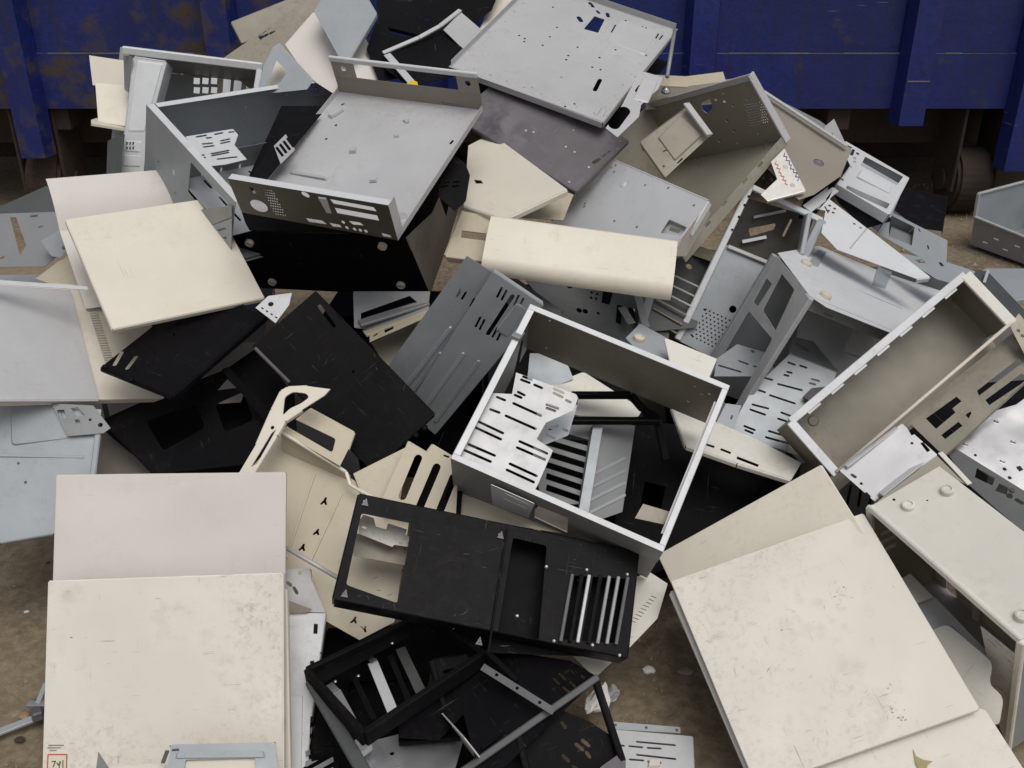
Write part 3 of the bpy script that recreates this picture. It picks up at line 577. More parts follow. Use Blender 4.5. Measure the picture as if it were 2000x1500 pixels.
# grey open chassis with drive cage
B = Box('grey_open'); t_ = thing('case_chassis', 'grey open steel chassis with slotted drive cage beside the flat tray', 'case chassis', B.M)
W = B.wall('y', 0)
sheet('front_plate', W, W.full(), 'bluegrey', t_, [rnd(W.px([(374, 316), (446, 398), (443, 428), (390, 404), (368, 374)]), .004), pcirc(W, (340, 336), .008), pcirc(W, (311, 316), .004, 8), pcirc(W, (344, 378), .006, 8), pcirc(W, (325, 248), .004, 8)], fl=None)
spots(W, 'silver', t_, 7, 3, .014); Wl = B.wall('z', 1, (0, 0, 1, .035)); sheet('front_lip', Wl, Wl.full(), 'white_steel', t_)
Wl = B.wall('z', 1, (0, .04, .04, 1)); sheet('side_lip', Wl, Wl.full(), 'white_steel', t_)
W = B.wall('x', 0); sheet('side_wall', W, W.full(), 'bluegrey', t_, pgrid(W, [(600, 160), (640, 155), (640, 185), (605, 190)], 6, 5, .003))
spots(W, 'silver', t_, 9, 3); W = B.wall('y', 1); sheet('rear_wall', W, W.full(), 'grey', t_)
W = B.wall('z', 0); sheet('floor', W, W.full(), 'bluegrey', t_)
W = B.wall('z', .78); sheet('drive_shelf', W, W.px([(362, 268), (455, 253), (465, 264), (458, 284), (482, 312), (440, 322), (404, 326)]), 'white_steel', t_,
     [pslot(W, a, b, .006) for a, b in [((384, 268), (402, 265)), ((404, 270), (412, 269)), ((420, 263), (434, 260)), ((448, 259), (456, 258)), ((396, 281), (414, 279)), ((432, 275), (448, 272)), ((398, 287), (417, 284)), ((432, 280), (448, 277)), ((414, 300), (446, 294)), ((414, 304), (446, 298)), ((394, 304), (398, 303)), ((425, 311), (462, 307)), ((395, 309), (400, 308))]], fl={0: .01})
W = B.wall('z', .45, (.42, .0, .98, .62)); sheet('lower_shelf', W, W.full(), 'bluegrey', t_, [slot((u, v), (u + .03, v), .006) for u in (.02, .09, .15) for v in (.05, .09, .13, .17, .21)])
W = B.wall('x', .42, (.01, .05, .6, .78)); sheet('cage_wall', W, W.full(), 'grey', t_, [slot((u, .03), (u, .08), .006) for u in (.05, .1, .15, .2, .25)])
W = B.wall('z', .04, (.55, -.08, .99, .3)); sheet('cage_foot', W, W.full(), 'bluegrey', t_, [slot((u, v), (u + .02, v), .005) for u in (.03, .08, .13) for v in (.03, .07, .11)])
W = B.wall('y', -.012, (.45, 0, 1, .66)); sheet('cage_side', W, W.px([(388, 410), (452, 402), (453, 424), (386, 450)]), 'grey', t_); sheet('cage_front', W, W.px([(386, 451), (453, 426), (451, 515), (440, 506)]), 'bluegrey', t_, [pslot(W, a, b, .005) for a, b in (((402, 458), (440, 446)), ((415, 473), (442, 464)), ((428, 488), (446, 482)))])
rivets(B.wall('x', 0), [(331, 226), (341, 242), (560, 185), (480, 210)], 'silver', t_)
# pieces inside the open chassis: black strip, slotted bracket
flat('metal_strip', 'black flat strip poking out of the grey chassis', 'metal strip', Q3([(560, 235), (610, 232), (480, 350)], (2.26, 2.26, 2.10)), [(548, 246), (560, 230), (628, 222), (508, 366), (490, 345), (520, 300)], 'black')
flat('slot_bracket', 'silver bracket with four black slots beside the black strip', 'bracket', Q3([(550, 262), (572, 292), (538, 290)], (2.18, 2.14, 2.16)), [(535, 285), (558, 262), (576, 292), (548, 320)], 'silver', holes=lambda P: [pslot(P, (540 + 7 * i, 288 - 6 * i), (552 + 7 * i, 304 - 6 * i), .006) for i in range(4)])
# white upright case
P = QUAD('white_case'); t_ = thing('computer_case', 'white steel case standing upright with grid of square vents', 'computer case', P.M)
Pk = P.off(-.17)
vents = [Pk.px([(x, y), (x + 12, y + 1), (x + 11, y + 13), (x - 1, y + 12)]) for x in (379, 396, 413) for y in (134, 152, 170)]
vents += [Pk.px([(x, 148 + (x - 430) * .12), (x + 15, 150 + (x - 430) * .12), (x + 12, 186), (x - 3, 186)]) for x in (437, 458, 482)]
sheet('rear_wall', Pk, Pk.px([(235, 92), (515, 128), (490, 430), (205, 407)]), 'grey', t_, vents + [pcirc(Pk, (357, 137), .012)])
pc = lambda p, d: P.M @ Vector((*P.px([p])[0], d))
for nm, a, b_ in (('top_wall', (240, 98), (512, 131)), ('right_wall', (510, 133), (486, 430))):
    c = [pc(a, 0), pc(b_, 0), pc(b_, -.168), pc(a, -.168)]; Pw = Plane(frame(c[0], c[1] - c[0], c[3] - c[0])); sheet(nm, Pw, Pw.p3(c), 'grey', t_)
bar('top_rail', pc((240, 98), .002), pc((513, 131), .002), .014, .020, 'white_steel', t_); bar('end_rail', pc((508, 138), .004), pc((500, 190), .004), .016, .012, 'white_steel', t_, up=Vector((0, -1, 0)))
Pw = P.off(.006); sheet('drive_bay_cover', Pw, Pw.px([(262, 112), (324, 121), (286, 268), (280, 345), (234, 340), (244, 264)]), 'white_steel', t_, [Pw.px([(265, 277), (270, 278), (268, 296), (263, 295)])], fl={0: .04, 1: .05, 5: .02})
emboss(Pw, rnd(Pw.px([(268, 118), (318, 124), (282, 258), (250, 258)]), .004), .002, 'white_steel', t_); emboss(Pw, rnd(Pw.px([(246, 274), (276, 276), (273, 298), (243, 296)]), .003), .002, 'white_steel', t_)
emboss(Pw, rnd(Pw.px([(242, 302), (276, 304), (274, 326), (238, 325)]), .003), .002, 'white_steel', t_)
for i in range(3):
    for j in range(2): emboss(Pw, Pw.px([(248 + 6 * i, 277 + 9 * j), (251 + 6 * i, 277 + 9 * j), (250 + 6 * i, 283 + 9 * j), (247 + 6 * i, 283 + 9 * j)]), .0045, 'darkgrey', t_, 'vent_hole_shade', .001)  # raised dark pads stand in for the shade inside small vents
Pd = P.off(-.162); sheet('brown_divider', Pd, Pd.px([(427, 142), (437, 143), (434, 190), (424, 188)]), 'beige', t_); sheet('brown_divider', Pd, Pd.px([(473, 148), (482, 149), (479, 190), (470, 189)]), 'beige', t_)
Pb2 = TRI(*Q3([(350, 112), (510, 128), (345, 215)], (3.05, 3.05, 2.86))); flat('side_panel', 'pale backing added to brighten the square vents of the upright case', 'case panel', Pb2, [(345, 118), (512, 136), (505, 215), (340, 210)], 'white_steel')  # added backing, tilted to catch light so the vents look bright
Ps = TRI(*Q3([(242, 110), (256, 112), (244, 180)], (2.66, 2.60, 2.66))); sheet('side_wall', Ps, Ps.px([(241, 108), (258, 110), (250, 180), (243, 175)]), 'grey', t_)
Pb = TRI(*Q3([(215, 262), (238, 262), (212, 330)], (2.66, 2.60, 2.6))); sheet('lower_plate', Pb, Pb.px([(210, 275), (240, 262), (236, 340), (208, 340)]), 'darkgrey', t_)
# cream bezel pieces at the far left
P = TRI(*Q3([(174, 108), (241, 118), (180, 168)], (2.80, 2.78, 2.74))); t_ = thing('plastic_cover', 'folded cream plastic bezel propped behind the white case', 'bezel', P.M)
sheet('upper_face', P, P.px([(174, 108), (241, 118), (250, 170), (181, 166)]), 'cream', t_, t=.003)
P2 = TRI(*Q3([(180, 162), (251, 168), (190, 236)], (2.73, 2.72, 2.66))); sheet('lower_face', P2, rnd(P2.px([(186, 162), (252, 168), (246, 246), (192, 238)]), .006), 'cream', t_, fl={3: .01}, t=.003)
P3 = TRI(*Q3([(178, 236), (243, 250), (190, 232)], (2.64, 2.64, 2.68))); sheet('ledge', P3, P3.px([(178, 234), (196, 228), (246, 243), (246, 252), (178, 241)]), 'cream', t_, t=.006)
# cream panels
lid(QUAD('cream_left'), 'cream', 'large plain cream side panel lying over the black slotted panel')
P = QUAD('cream_under').off(-.012); out = P.full(); H_ = max(abs(p[1]) for p in out); nseg = 14
S = Shell(); W_ = max(p[0] for p in out); sgy = 1 if max(p[1] for p in out) > .01 else -1
for i in range(nseg):
    a, b_ = i / nseg, (i + 1) / nseg; f = lambda u: (-.42 * u * u if u < .35 else -.42 * .35 ** 2 - (u - .35) * .05)
    S._add([(0, sgy * a * H_, f(a)), (W_, sgy * a * H_, f(a)), (W_, sgy * b_ * H_, f(b_)), (0, sgy * b_ * H_, f(b_))], [[0, 1, 2, 3]])
tag(S.build('side_panel', 'pink_cream', P.M, None, .0014), 'gently curved cream panel tucked under the large plain cream panel', 'case panel')
# vented panel with grey sheet
P = QUAD('vent_panel'); hol = []
for i in range(33):
    u = i / 32; cx, cy = 183 + 33 * u, 609 + 106 * u; hol.append(pslot(P, (cx - 8.5, cy - .4), (cx + 8.5, cy + .4), .0021))
for i in range(2): hol.append(pslot(P, (210 + 3 * i, 724 + 7 * i), (226 + 3 * i, 725 + 7 * i), .0016))
sheet('side_panel', P, P.full(), 'cream', None, hol, fl={0: .012, 1: .012, 2: .014, 3: .012}, label='cream side panel with a long column of narrow vent slits', cat='case panel')
Pg = P.off(.007); sheet('side_panel', Pg, Pg.px([(-105, 553), (138, 568), (193, 781), (-72, 782)]), 'silver', None, fl={0: .005, 2: .004}, label='flat blue-grey panel lying on the cream vented panel', cat='case panel', fn=None)
flat('metal_rail', 'pale steel rail edging the blue-grey panel top', 'metal rail', Q3([(-60, 543), (171, 562), (-60, 552)], (2.06, 2.1, 2.05)), [(-80, 541), (172, 560), (172, 566), (-80, 551)], 'white_steel', fl={0: .01})
# pale beige triangle and dark grey chassis at the far left
flat('side_panel', 'pale beige panel corner between the grey chassis and vented panel', 'case panel', Q3([(72, 545), (150, 480), (175, 566)], (2.34, 2.38, 2.26)), [(70, 545), (148, 486), (230, 560), (172, 580)], 'beige', fl={0: .006})
P = TRI(*Q3([(0, 405), (95, 365), (0, 520)], (2.62, 2.62, 2.48))); t_ = thing('case_chassis', 'dull grey crumpled chassis jutting out behind the curved cream panel', 'case chassis', P.M)
sheet('top_plate', P, P.px([(-60, 430), (92, 363), (150, 420), (120, 436), (0, 420), (-60, 424)]), 'darkgrey', t_)
P2 = TRI(*Q3([(0, 420), (120, 415), (0, 520)], (2.56, 2.52, 2.44))); sheet('inner_wall', P2, P2.px([(-60, 420), (118, 414), (135, 480), (88, 521), (-60, 523)]), 'grey', t_, [pslot(P2, a, b, .008) for a, b in [((4, 505), (8, 503)), ((62, 423), (72, 422)), ((78, 444), (82, 443))]] + [P2.px([(20, 425), (32, 425), (52, 480), (40, 500)])])
P3 = TRI(*Q3([(82, 472), (124, 444), (110, 500)], (2.40, 2.40, 2.36))); sheet('corner_bracket', P3, P3.px([(80, 471), (126, 443), (146, 470), (118, 503), (100, 500)]), 'bluegrey', t_, [pcirc(P3, (127, 482), .009, 10)], fl={0: .006})
# blue-grey panel lower left
P = TRI(*Q3([(-80, 785), (195, 800), (-60, 1068)], (2.02, 2.03, 1.93))); t_ = thing('side_panel', 'large blue-grey case panel hanging at the left over bare ground', 'case panel', P.M)
sheet('panel_sheet', P, P.px([(-90, 780), (198, 800), (190, 920), (190, 1015), (105, 1042), (0, 1060), (-90, 1078)]), 'bluegrey', t_, [pcirc(P, c, .003, 8) for c in ((36, 905), (50, 942), (32, 848))], fl={3: .008, 4: .008, 5: .008})
emboss(P, rnd(P.px([(20, 790), (118, 792), (140, 858), (22, 872)]), .01), -.0 + .004, 'bluegrey', t_)
bar('fold', P.M @ Vector((*P.px([(-80, 888)])[0], .001)), P.M @ Vector((*P.px([(165, 893)])[0], .001)), .006, .004, 'bluegrey', t_, up=P.M.to_3x3() @ Vector((0, 0, 1)))
Pp = P.off(.012); sheet('corner_plate', Pp, Pp.px([(100, 788), (182, 792), (216, 836), (202, 846), (132, 852)]), 'grey', t_, [Pp.px([(111, 801), (125, 800), (131, 816), (118, 819)]), Pp.px([(138, 797), (152, 795), (166, 811), (150, 814)]), pcirc(Pp, (196, 830), .005, 8), pcirc(Pp, (176, 820), .003, 8), Pp.px([(146, 820), (155, 818), (158, 828), (150, 829)])])
bar('side_rail', at(192, 850, 1.98), at(182, 935, 1.93), .012, .012, 'bluegrey', t_)
# stacked cream panels at the bottom left
PA = QUAD('stack_a').off(0); lid(PA, 'pink_cream', 'clean pinkish cream side panel stacked behind the stained cream panel')
PB = QUAD('stack_b'); ob = lid(PB, 'cream_dirty', 'stained cream side panel with a red-bordered paper sticker')
PC = PB.off(-.022); sheet('side_panel', PC, PC.px([(104, 1160), (558, 1150), (566, 1580), (88, 1590)]), 'cream', None, fl={1: .01, 3: .01}, label='cream panel showing only its edges under the stained panel', cat='case panel')
def sticker(P, q, parent):
    P = P.off(.0028); u = [Vector(v) for v in P.px(q)]
    def b2(a, b): return u[0] * (1 - a) * (1 - b) + u[1] * a * (1 - b) + u[2] * a * b + u[3] * (1 - a) * b
    s = sheet('paper_sticker', P, [tuple(v) for v in u], 'label_paper', parent, t=.0004)
    def strip(a0, b0, a1, b1, wd, mat):
        A, C = b2(a0, b0), b2(a1, b1); d = (C - A).normalized(); n = Vector((-d.y, d.x)) * wd / 2
        sheet('ink_line', P.off(.0008), [tuple(A + n), tuple(C + n), tuple(C - n), tuple(A - n)], mat, s, t=.0003)
    for a in ((.03, .03, .97, .03), (.97, .03, .97, .97), (.97, .97, .03, .97), (.03, .97, .03, .03)): strip(*a, .0016, 'red_ink')
    for a in ((.22, .32, .42, .30), (.42, .30, .30, .55), (.48, .36, .56, .46), (.56, .46, .68, .34), (.64, .30, .60, .62), (.78, .26, .80, .72), (.2, .8, .8, .78)): strip(*a, .0014, 'black_ink')
scuffs(PB, [((425, 1200), 4, .003, .016, 1.4), ((345, 1325), 9, .014, .010, .6), ((240, 1385), 9, .03, .008, .2), ((160, 1240), 8, .02, .006, .5), ((280, 1420), 5, .02, .01, .9), ((150, 1340), 6, .02, .006, .3)], 'rub', ob, 5)
scuffs(PB, [((424, 1190), 3, .002, .018, 1.5), ((345, 1383), 3, .002, .010, .8), ((327, 1395), 2, .002, .012, .7)], 'rub_dark', ob, 6)
scuffs(PB, [((500, 1150), 14, .004, .010, 1.5), ((170, 1440), 8, .004, .016, 1.5)], 'stain', ob, 7)
sticker(PB, [(93, 1472), (132, 1472), (131, 1520), (91, 1520)], ob)
for k, (xa, xb) in enumerate(((96, 126), (94, 120), (98, 112))): sheet('faded_print', PB.off(.0024), PB.px([(xa, 1454 + 5 * k), (xb, 1454 + 5 * k), (xb, 1456 + 5 * k), (xa, 1456 + 5 * k)]), 'tan', ob, t=.0002)
P = TRI(*Q3([(326, 1458), (540, 1450), (322, 1530)], (1.575, 1.575, 1.54))); t_ = thing('plastic_cover', 'grey drive faceplate with cream inset lying on the stained panel', 'bezel', P.M)
sheet('face', P, rnd(P.px([(335, 1454), (538, 1450), (548, 1545), (318, 1545)]), .003), 'bluegrey', t_, [rnd(P.px([(362, 1484), (498, 1480), (500, 1520), (358, 1522)]), .003)], fl={0: .01, 4: .01}, t=.0018)
emboss(P, rnd(P.px([(345, 1470), (515, 1467), (520, 1480), (342, 1482)]), .003), .003, 'bluegrey', t_, 'ridge', .003)
Pi = P.off(-.006); sheet('inset', Pi, Pi.px([(355, 1478), (505, 1474), (508, 1535), (350, 1535)]), 'cream', t_)
emboss(P, P.px([(336, 1464), (350, 1463), (350, 1466), (336, 1467)]), .0035, 'darkgrey', t_, 'latch_hole_shade', .001)  # dark raised pad stands in for the shade in a latch opening
flat('metal_shard', 'small pointed grey metal shard resting on the stained panel', 'metal scrap', Q3([(192, 1469), (212, 1500), (185, 1510)], (1.585, 1.56, 1.56)), [(192, 1468), (214, 1502), (216, 1530), (184, 1530)], 'grey')
flat('metal_strip', 'cream strip of sheet leaning beside the pointed shard', 'metal strip', Q3([(210, 1494), (320, 1490), (212, 1520)], (1.575, 1.575, 1.55)), [(212, 1495), (318, 1491), (316, 1535), (216, 1535)], 'white_cream')
bar('metal_prong', at(318, 1490, 1.56), at(327, 1466, 1.58), .006, .003, 'darkgrey', None, label='thin dark metal prong beside the drive faceplate', cat='metal scrap')
# pale chassis beside the stack
P = TRI(*Q3([(556, 1190), (632, 1195), (560, 1500)], (1.79, 1.79, 1.70))); t_ = thing('case_chassis', 'pale grey chassis wall with two dark notches beside the stacked panels', 'case chassis', P.M)
sheet('side_wall', P, P.px([(540, 1196), (634, 1198), (624, 1275), (606, 1400), (600, 1560), (540, 1560)]), 'white_steel', t_, [P.px([(613, 1218), (621, 1219), (620, 1238), (612, 1238)]), P.px([(606, 1291), (614, 1290), (612, 1310), (604, 1308)])], fl={1: .012, 2: .012})
emboss(P, rnd(P.px([(562, 1356), (592, 1356), (588, 1540), (558, 1540)]), .004), .003, 'white_steel', t_)
P2 = TRI(*Q3([(556, 1112), (604, 1112), (560, 1190)], (1.81, 1.81, 1.795))); sheet('end_flap', P2, P2.px([(545, 1113), (603, 1110), (606, 1128), (636, 1196), (545, 1196)]), 'silver', t_, [pcirc(P2, (586, 1119), .004, 8), pslot(P2, (562, 1138), (568, 1143), .006), pslot(P2, (574, 1148), (580, 1158), .006)], fl={1: .01})
flat('side_panel', 'brown-grey sheet edge sticking out by the pale chassis', 'case panel', Q3([(556, 1168), (608, 1190), (556, 1200)], (1.785, 1.785, 1.78)), [(545, 1166), (610, 1190), (598, 1197), (545, 1197)], 'tan')
# louvred dark piece low between the stack and black cases
P = TRI(*Q3([(600, 1420), (660, 1395), (620, 1510)], (1.735, 1.74, 1.68))); t_ = thing('slot_cover_rack', 'row of grey slot covers low between pale chassis and black chassis', 'slot covers', P.M)
for i in range(6): sheet('slot_cover', P, P.px([(596, 1428 + 20 * i), (650, 1398 + 20 * i), (652, 1407 + 20 * i), (598, 1438 + 20 * i)]), 'grey', t_)
Pq = P.off(-.01); sheet('backing', Pq, Pq.px([(590, 1420), (655, 1388), (665, 1540), (592, 1560)]), 'black', t_)
# rod on the bare ground at the left edge
t_ = thing('bent_rod', 'bent grey metal bar with a small clamp on the ground', 'metal bar', Matrix.Translation(ground_at(60, 1380, .01)))
a, b_, c, d = ground_at(-40, 1445, .015), ground_at(76, 1400, .02), ground_at(72, 1380, .03), ground_at(90, 1335, .05)
bar('bar', a, b_, .016, .006, 'bluegrey', t_); bar('bar', c, d, .010, .006, 'bluegrey', t_); bar('clamp', ground_at(54, 1376, .03), ground_at(92, 1376, .03), .014, .010, 'grey', t_); bar('clamp', ground_at(72, 1372, .01), ground_at(74, 1402, .03), .02, .018, 'purple', t_)
# ------------------------------------------------------------------ black panels and beige frame, centre left
P = QUAD('black_slot'); t_ = thing('side_panel', 'black steel panel with two open slots, half under the cream panel', 'case panel', P.M)
sheet('panel_sheet', P, P.full(), 'blackgloss', t_, [pslot(P, (238, 689), (224, 713), .009), pslot(P, (266, 698), (249, 720), .009), pcirc(P, (347, 693), .003, 8), pcirc(P, (340, 655), .003, 8)], fl={0: .008, 1: .012})
for c in ((206, 718), (256, 744)): lathe('lug', [(.006, 0), (.006, .005), (.003, .007)], P, P.px([c])[0], 'black', t_, 8)
P = QUAD('black_plate'); t_ = thing('side_panel', 'long plain black panel with two slots and bent tabs', 'case panel', P.M)
sheet('panel_sheet', P, P.full(), 'black', t_, [pslot(P, (624, 598), (652, 636), .008), pslot(P, (640, 588), (668, 622), .006), pcirc(P, (690, 726), .003, 8)], fl={1: .012, 2: .006, 3: .012})
for c in ((830, 836), (812, 850), (795, 866), (735, 912), (757, 894)): lathe('tab', [(.007, -.004), (.007, .004), (.004, .006)], P, P.px([c])[0], 'black', t_, 6)
bar('fold', P.M @ Vector((*P.px([(498, 680)])[0], .002)), P.M @ Vector((*P.px([(566, 748)])[0], .002)), .006, .006, 'purple', t_)
P = TRI(*Q3([(215, 835), (540, 690), (300, 922)], (2.12, 2.18, 2.04))); t_ = thing('case_chassis', 'black open chassis sagging under the black slotted panel', 'case chassis', P.M)
sheet('upper_frame', P, P.px([(200, 820), (300, 775), (440, 722), (500, 680), (575, 770), (580, 850), (478, 905), (300, 925)]), 'black', t_, [rnd(P.px([(285, 822), (385, 790), (400, 835), (318, 880)]), .01), P.px([(424, 762), (444, 740), (462, 758)]), rnd(P.px([(420, 790), (475, 765), (495, 820), (440, 845)]), .01)], fl={0: .02, 7: .02, 6: .02})
P2 = P.off(-.09); sheet('inner_floor', P2, P2.px([(190, 830), (430, 730), (560, 800), (480, 900), (310, 930)]), 'black', t_)
P3 = TRI(*Q3([(430, 720), (566, 860), (400, 760)], (2.09, 2.03, 2.10))); sheet('front_strut', P3, P3.px([(432, 722), (446, 716), (570, 850), (556, 868)]), 'black', t_)
flat('side_panel', 'pale panel scrap seen through the black open chassis', 'case panel', Q3([(410, 752), (470, 752), (420, 790)], (2.25, 2.25, 2.2)), [(395, 765), (440, 735), (480, 760), (470, 785), (400, 790)], 'pink_cream')
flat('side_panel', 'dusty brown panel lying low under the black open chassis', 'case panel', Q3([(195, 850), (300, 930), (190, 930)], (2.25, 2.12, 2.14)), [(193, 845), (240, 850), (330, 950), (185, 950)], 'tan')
flat('plate_bracket', 'small white steel plate with key-shaped holes by the black case foot', 'bracket', Q3([(500, 600), (545, 568), (540, 632)], (2.06, 2.08, 2.04)), [(499, 601), (524, 578), (570, 572), (565, 595), (538, 631)], 'white_steel', holes=lambda P: [pcirc(P, (529, 594), .006, 8)] + [pslot(P, (511 + 9 * i, 601 + 6 * i), (514 + 9 * i, 603 + 6 * i), .003) for i in range(4)])
# beige inner frame
P = TRI(*Q3([(548, 842), (725, 970), (700, 1245)], (1.98, 1.92, 1.80))); t_ = thing('case_chassis', 'beige painted chassis tray with a curved handle loop and keyhole slots', 'case chassis', P.M)
def key(P, c, s=.62): 
    x, y = c; return [(x + 1, y - 14 * s), (x + 5, y - 13 * s), (x + 3, y - 2), (x + 5, y + 9 * s), (x + 2, y + 11 * s), (x - 1, y + 2), (x - 6, y + 10 * s), (x - 9, y + 7 * s), (x - 2, y - 3)]
sheet('floor', P, P.px([(480, 925), (548, 850), (600, 880), (680, 930), (760, 985), (800, 1010), (770, 1215), (702, 1250), (560, 1170), (470, 1080)]), 'beige', t_, [P.px(key(P, c, s_)) for c, s_ in (((634, 980), .62), ((619, 1040), .5), ((591, 1070), .58), ((692, 1212), .55), ((711, 1228), -.5))])
for a, b_ in (((615, 925), (560, 1090)), ((668, 965), (605, 1100))):
    q = [P.M @ Vector((*v, .001)) for v in P.px([a, b_])]; bar('floor_fold', q[0], q[1], .004, .004, 'beige', t_, up=P.M.to_3x3() @ Vector((0, 0, 1)))
P2 = TRI(*Q3([(606, 797), (692, 844), (548, 840)], (1.97, 1.95, 1.93))); sheet('window_plate', P2, P2.px([(606, 797), (692, 844), (680, 878), (664, 910), (548, 842)]), 'beige', t_, [rnd(P2.px([(567, 814), (656, 857), (649, 884), (559, 832)]), .006)], fl={0: .006, 1: .006})
P3 = TRI(*Q3([(548, 842), (664, 908), (560, 900)], (1.93, 1.92, 1.97))); sheet('inner_wall', P3, P3.px([(548, 842), (664, 910), (684, 930), (690, 960), (724, 972), (700, 990), (560, 930)]), 'beige', t_, fl={0: .005})
for a, b_ in zip([(548, 843, 1.925), (676, 922, 1.91), (684, 948, 1.90)], [(676, 922, 1.91), (684, 948, 1.90), (728, 972, 1.885)]): bar('rim', at(*a), at(*b_), .006, .005, 'cream', t_)
P4 = TRI(*Q3([(566, 755), (645, 760), (472, 925)], (1.92, 1.91, 1.86)))
loop = [(466, 925), (500, 868), (530, 800), (548, 764), (562, 756), (600, 754), (645, 760), (634, 772), (590, 800), (556, 822), (540, 850), (492, 928)]
sheet('handle_loop', P4, P4.px(loop), 'cream', t_, [rnd(P4.px([(556, 775), (572, 765), (598, 768), (604, 776), (588, 788), (566, 798), (552, 812)]), .006), pcirc(P4, (532, 835), .004, 8), P4.px([(530, 846), (540, 838), (502, 906), (490, 912)])], t=.003, fl={1: .014, 2: .014, 3: .014, 4: .014, 8: .01, 9: .01, 10: .01})
rod('rod', at(556, 1068, 1.80), at(662, 1130, 1.78), .004, 'silver', t_)
P = TRI(*Q3([(797, 862), (890, 898), (746, 975)], (1.93, 1.92, 1.87))); t_ = thing('slot_plate', 'beige steel plate with three tall open expansion slots', 'slot plate', P.M)
sheet('plate', P, P.px([(797, 862), (834, 884), (846, 868), (896, 898), (890, 1015), (742, 985)]), 'beige', t_, [pslot(P, (817, 895), (786, 970), .015), pslot(P, (853, 912), (820, 990), .015), pslot(P, (886, 932), (860, 996), .015), pslot(P, (868, 890), (876, 893), .004)], fl={0: .008, 1: .008})
P2 = P.off(-.04); sheet('rear_shelf', P2, P2.px([(690, 925), (800, 870), (780, 985), (720, 1000)]), 'beige', t_)
# beige-grey rack behind the long black panel
P = TRI(*Q3([(692, 575), (830, 575), (690, 660)], (2.24, 2.24, 2.2))); t_ = thing('drive_cage', 'grey and beige drive rack wedged under the black case', 'drive cage', P.M)
sheet('back_plate', P, P.px([(690, 570), (840, 570), (836, 610), (720, 645), (692, 640)]), 'grey', t_, [P.px([(705, 612), (800, 578), (815, 590), (705, 630)])], fl={0: .006})
for A, C in (((702, 632), (836, 590)), ((712, 652), (840, 602))): bar('shelf_rail', at(*A, 2.20), at(*C, 2.24), .03, .006, 'beige' if A[0] > 705 else 'grey', t_)
P2 = TRI(*Q3([(720, 668), (840, 612), (724, 655)], (2.17, 2.21, 2.19))); sheet('front_rail', P2, P2.px([(722, 668), (722, 652), (842, 600), (845, 614)]), 'beige', t_, [pslot(P2, (730, 656), (736, 652), .006), P2.px([(750, 643), (770, 634), (768, 642), (752, 650)])])
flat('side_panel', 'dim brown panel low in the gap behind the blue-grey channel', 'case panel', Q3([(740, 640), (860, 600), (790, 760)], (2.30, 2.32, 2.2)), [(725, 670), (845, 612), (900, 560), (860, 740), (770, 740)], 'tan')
# blue-grey channel sheet
P = QUAD('channel'); r_ = P.full(); t_ = thing('case_chassis', 'long blue-grey folded steel channel with groups of short slots', 'steel channel', P.M)
mid0, mid1 = (985, 545), (790, 798)
h1 = [pslot(P, a, b, .005) for a, b in [((900, 571), (892, 586)), ((910, 576), (902, 590)), ((926, 590), (919, 604))]]
sheet('lower_strip', P.off(-.012), P.off(-.012).px([(912, 500), (975, 540), (800, 808), (722, 765)]), 'bluegrey', t_, h1, fl={1: -.012})
Pu = P.off(.006); h2 = [pslot(Pu, a, b, .005) for a, b in [((980, 562), (971, 580)), ((989, 567), (980, 585)), ((1013, 577), (1004, 596)), ((1022, 583), (1013, 601)), ((938, 620), (929, 638)), ((946, 625), (937, 643)), ((971, 641), (962, 658)), ((980, 646), (971, 664))]] + [pslot(Pu, (1001, 578), (953, 652), .009)]
sheet('upper_strip', Pu, Pu.px([(962, 530), (1060, 596), (850, 848), (792, 800)]), 'bluegrey', t_, h2, fl={0: .012, 1: .012})
for a, b_ in (((905, 690), (826, 800)), ((935, 705), (850, 822)), ((860, 690), (800, 772)), ((880, 640), (780, 770))):
    PP = Pu if a[0] > 890 else P.off(-.012); emboss(PP, pslot(PP, a, b_, .008), .003, 'bluegrey', t_, 'rib', .003)
emboss(Pu, rnd(Pu.px([(1010, 590), (1030, 602), (990, 660), (968, 645)]), .004), .002, 'bluegrey', t_)
flat('side_panel', 'dark grey panel edge along the top of the folded channel', 'case panel', Q3([(960, 520), (1090, 605), (950, 560)], (2.25, 2.12, 2.2)), [(955, 515), (975, 520), (1098, 608), (1080, 640), (1000, 610)], 'darkgrey', fl={1: .006})
# ------------------------------------------------------------------ open frame in the centre
B = Box('open_frame'); t_ = thing('open_chassis', 'open rectangular silver case frame with slotted drive plate in the centre', 'case frame', B.M)
W = B.wall('x', 0); sheet('long_wall', W, W.full(), 'tan', t_, [pcirc(W, c, .003, 8) for c in ((1372, 768), (1386, 768), (1074, 626), (1068, 678), (1358, 752), (1345, 782))], fl=None)  # brownish colour carries the shade of a wall turned from the light
spots(W, 'tan', t_, 8, 3, .014); W = B.wall('x', 1); sheet('long_wall', W, W.full(), 'grey', t_, [W.px([(1045, 985), (1110, 1012), (1108, 1040), (1044, 1010)])])
W = B.wall('y', 0); sheet('short_wall', W, W.full(), 'grey', t_, [rnd(W.px([(1018, 668), (1024, 660), (1010, 735), (1000, 745)]), .002)])
W = B.wall('y', 1, (0, .62, 1, 1)); sheet('short_wall', W, W.full(), 'grey', t_)
for f in ((0, 0, .03, 1), (.97, 0, 1, 1), (.032, 0, .968, .03), (.032, .975, .968, 1)):
    W = B.wall('z', 1, f); sheet('rim', W.off(.0005), W.full(), 'white_steel', t_, t=.0025)
W = B.wall('z', .92, (.1, .965, .9, .985)); sheet('inner_rail', W, W.full(), 'silver', t_)
bar('clip', B.pt(.2, -.01, .99), B.pt(.2, .035, .99), .03, .006, 'grey', t_)
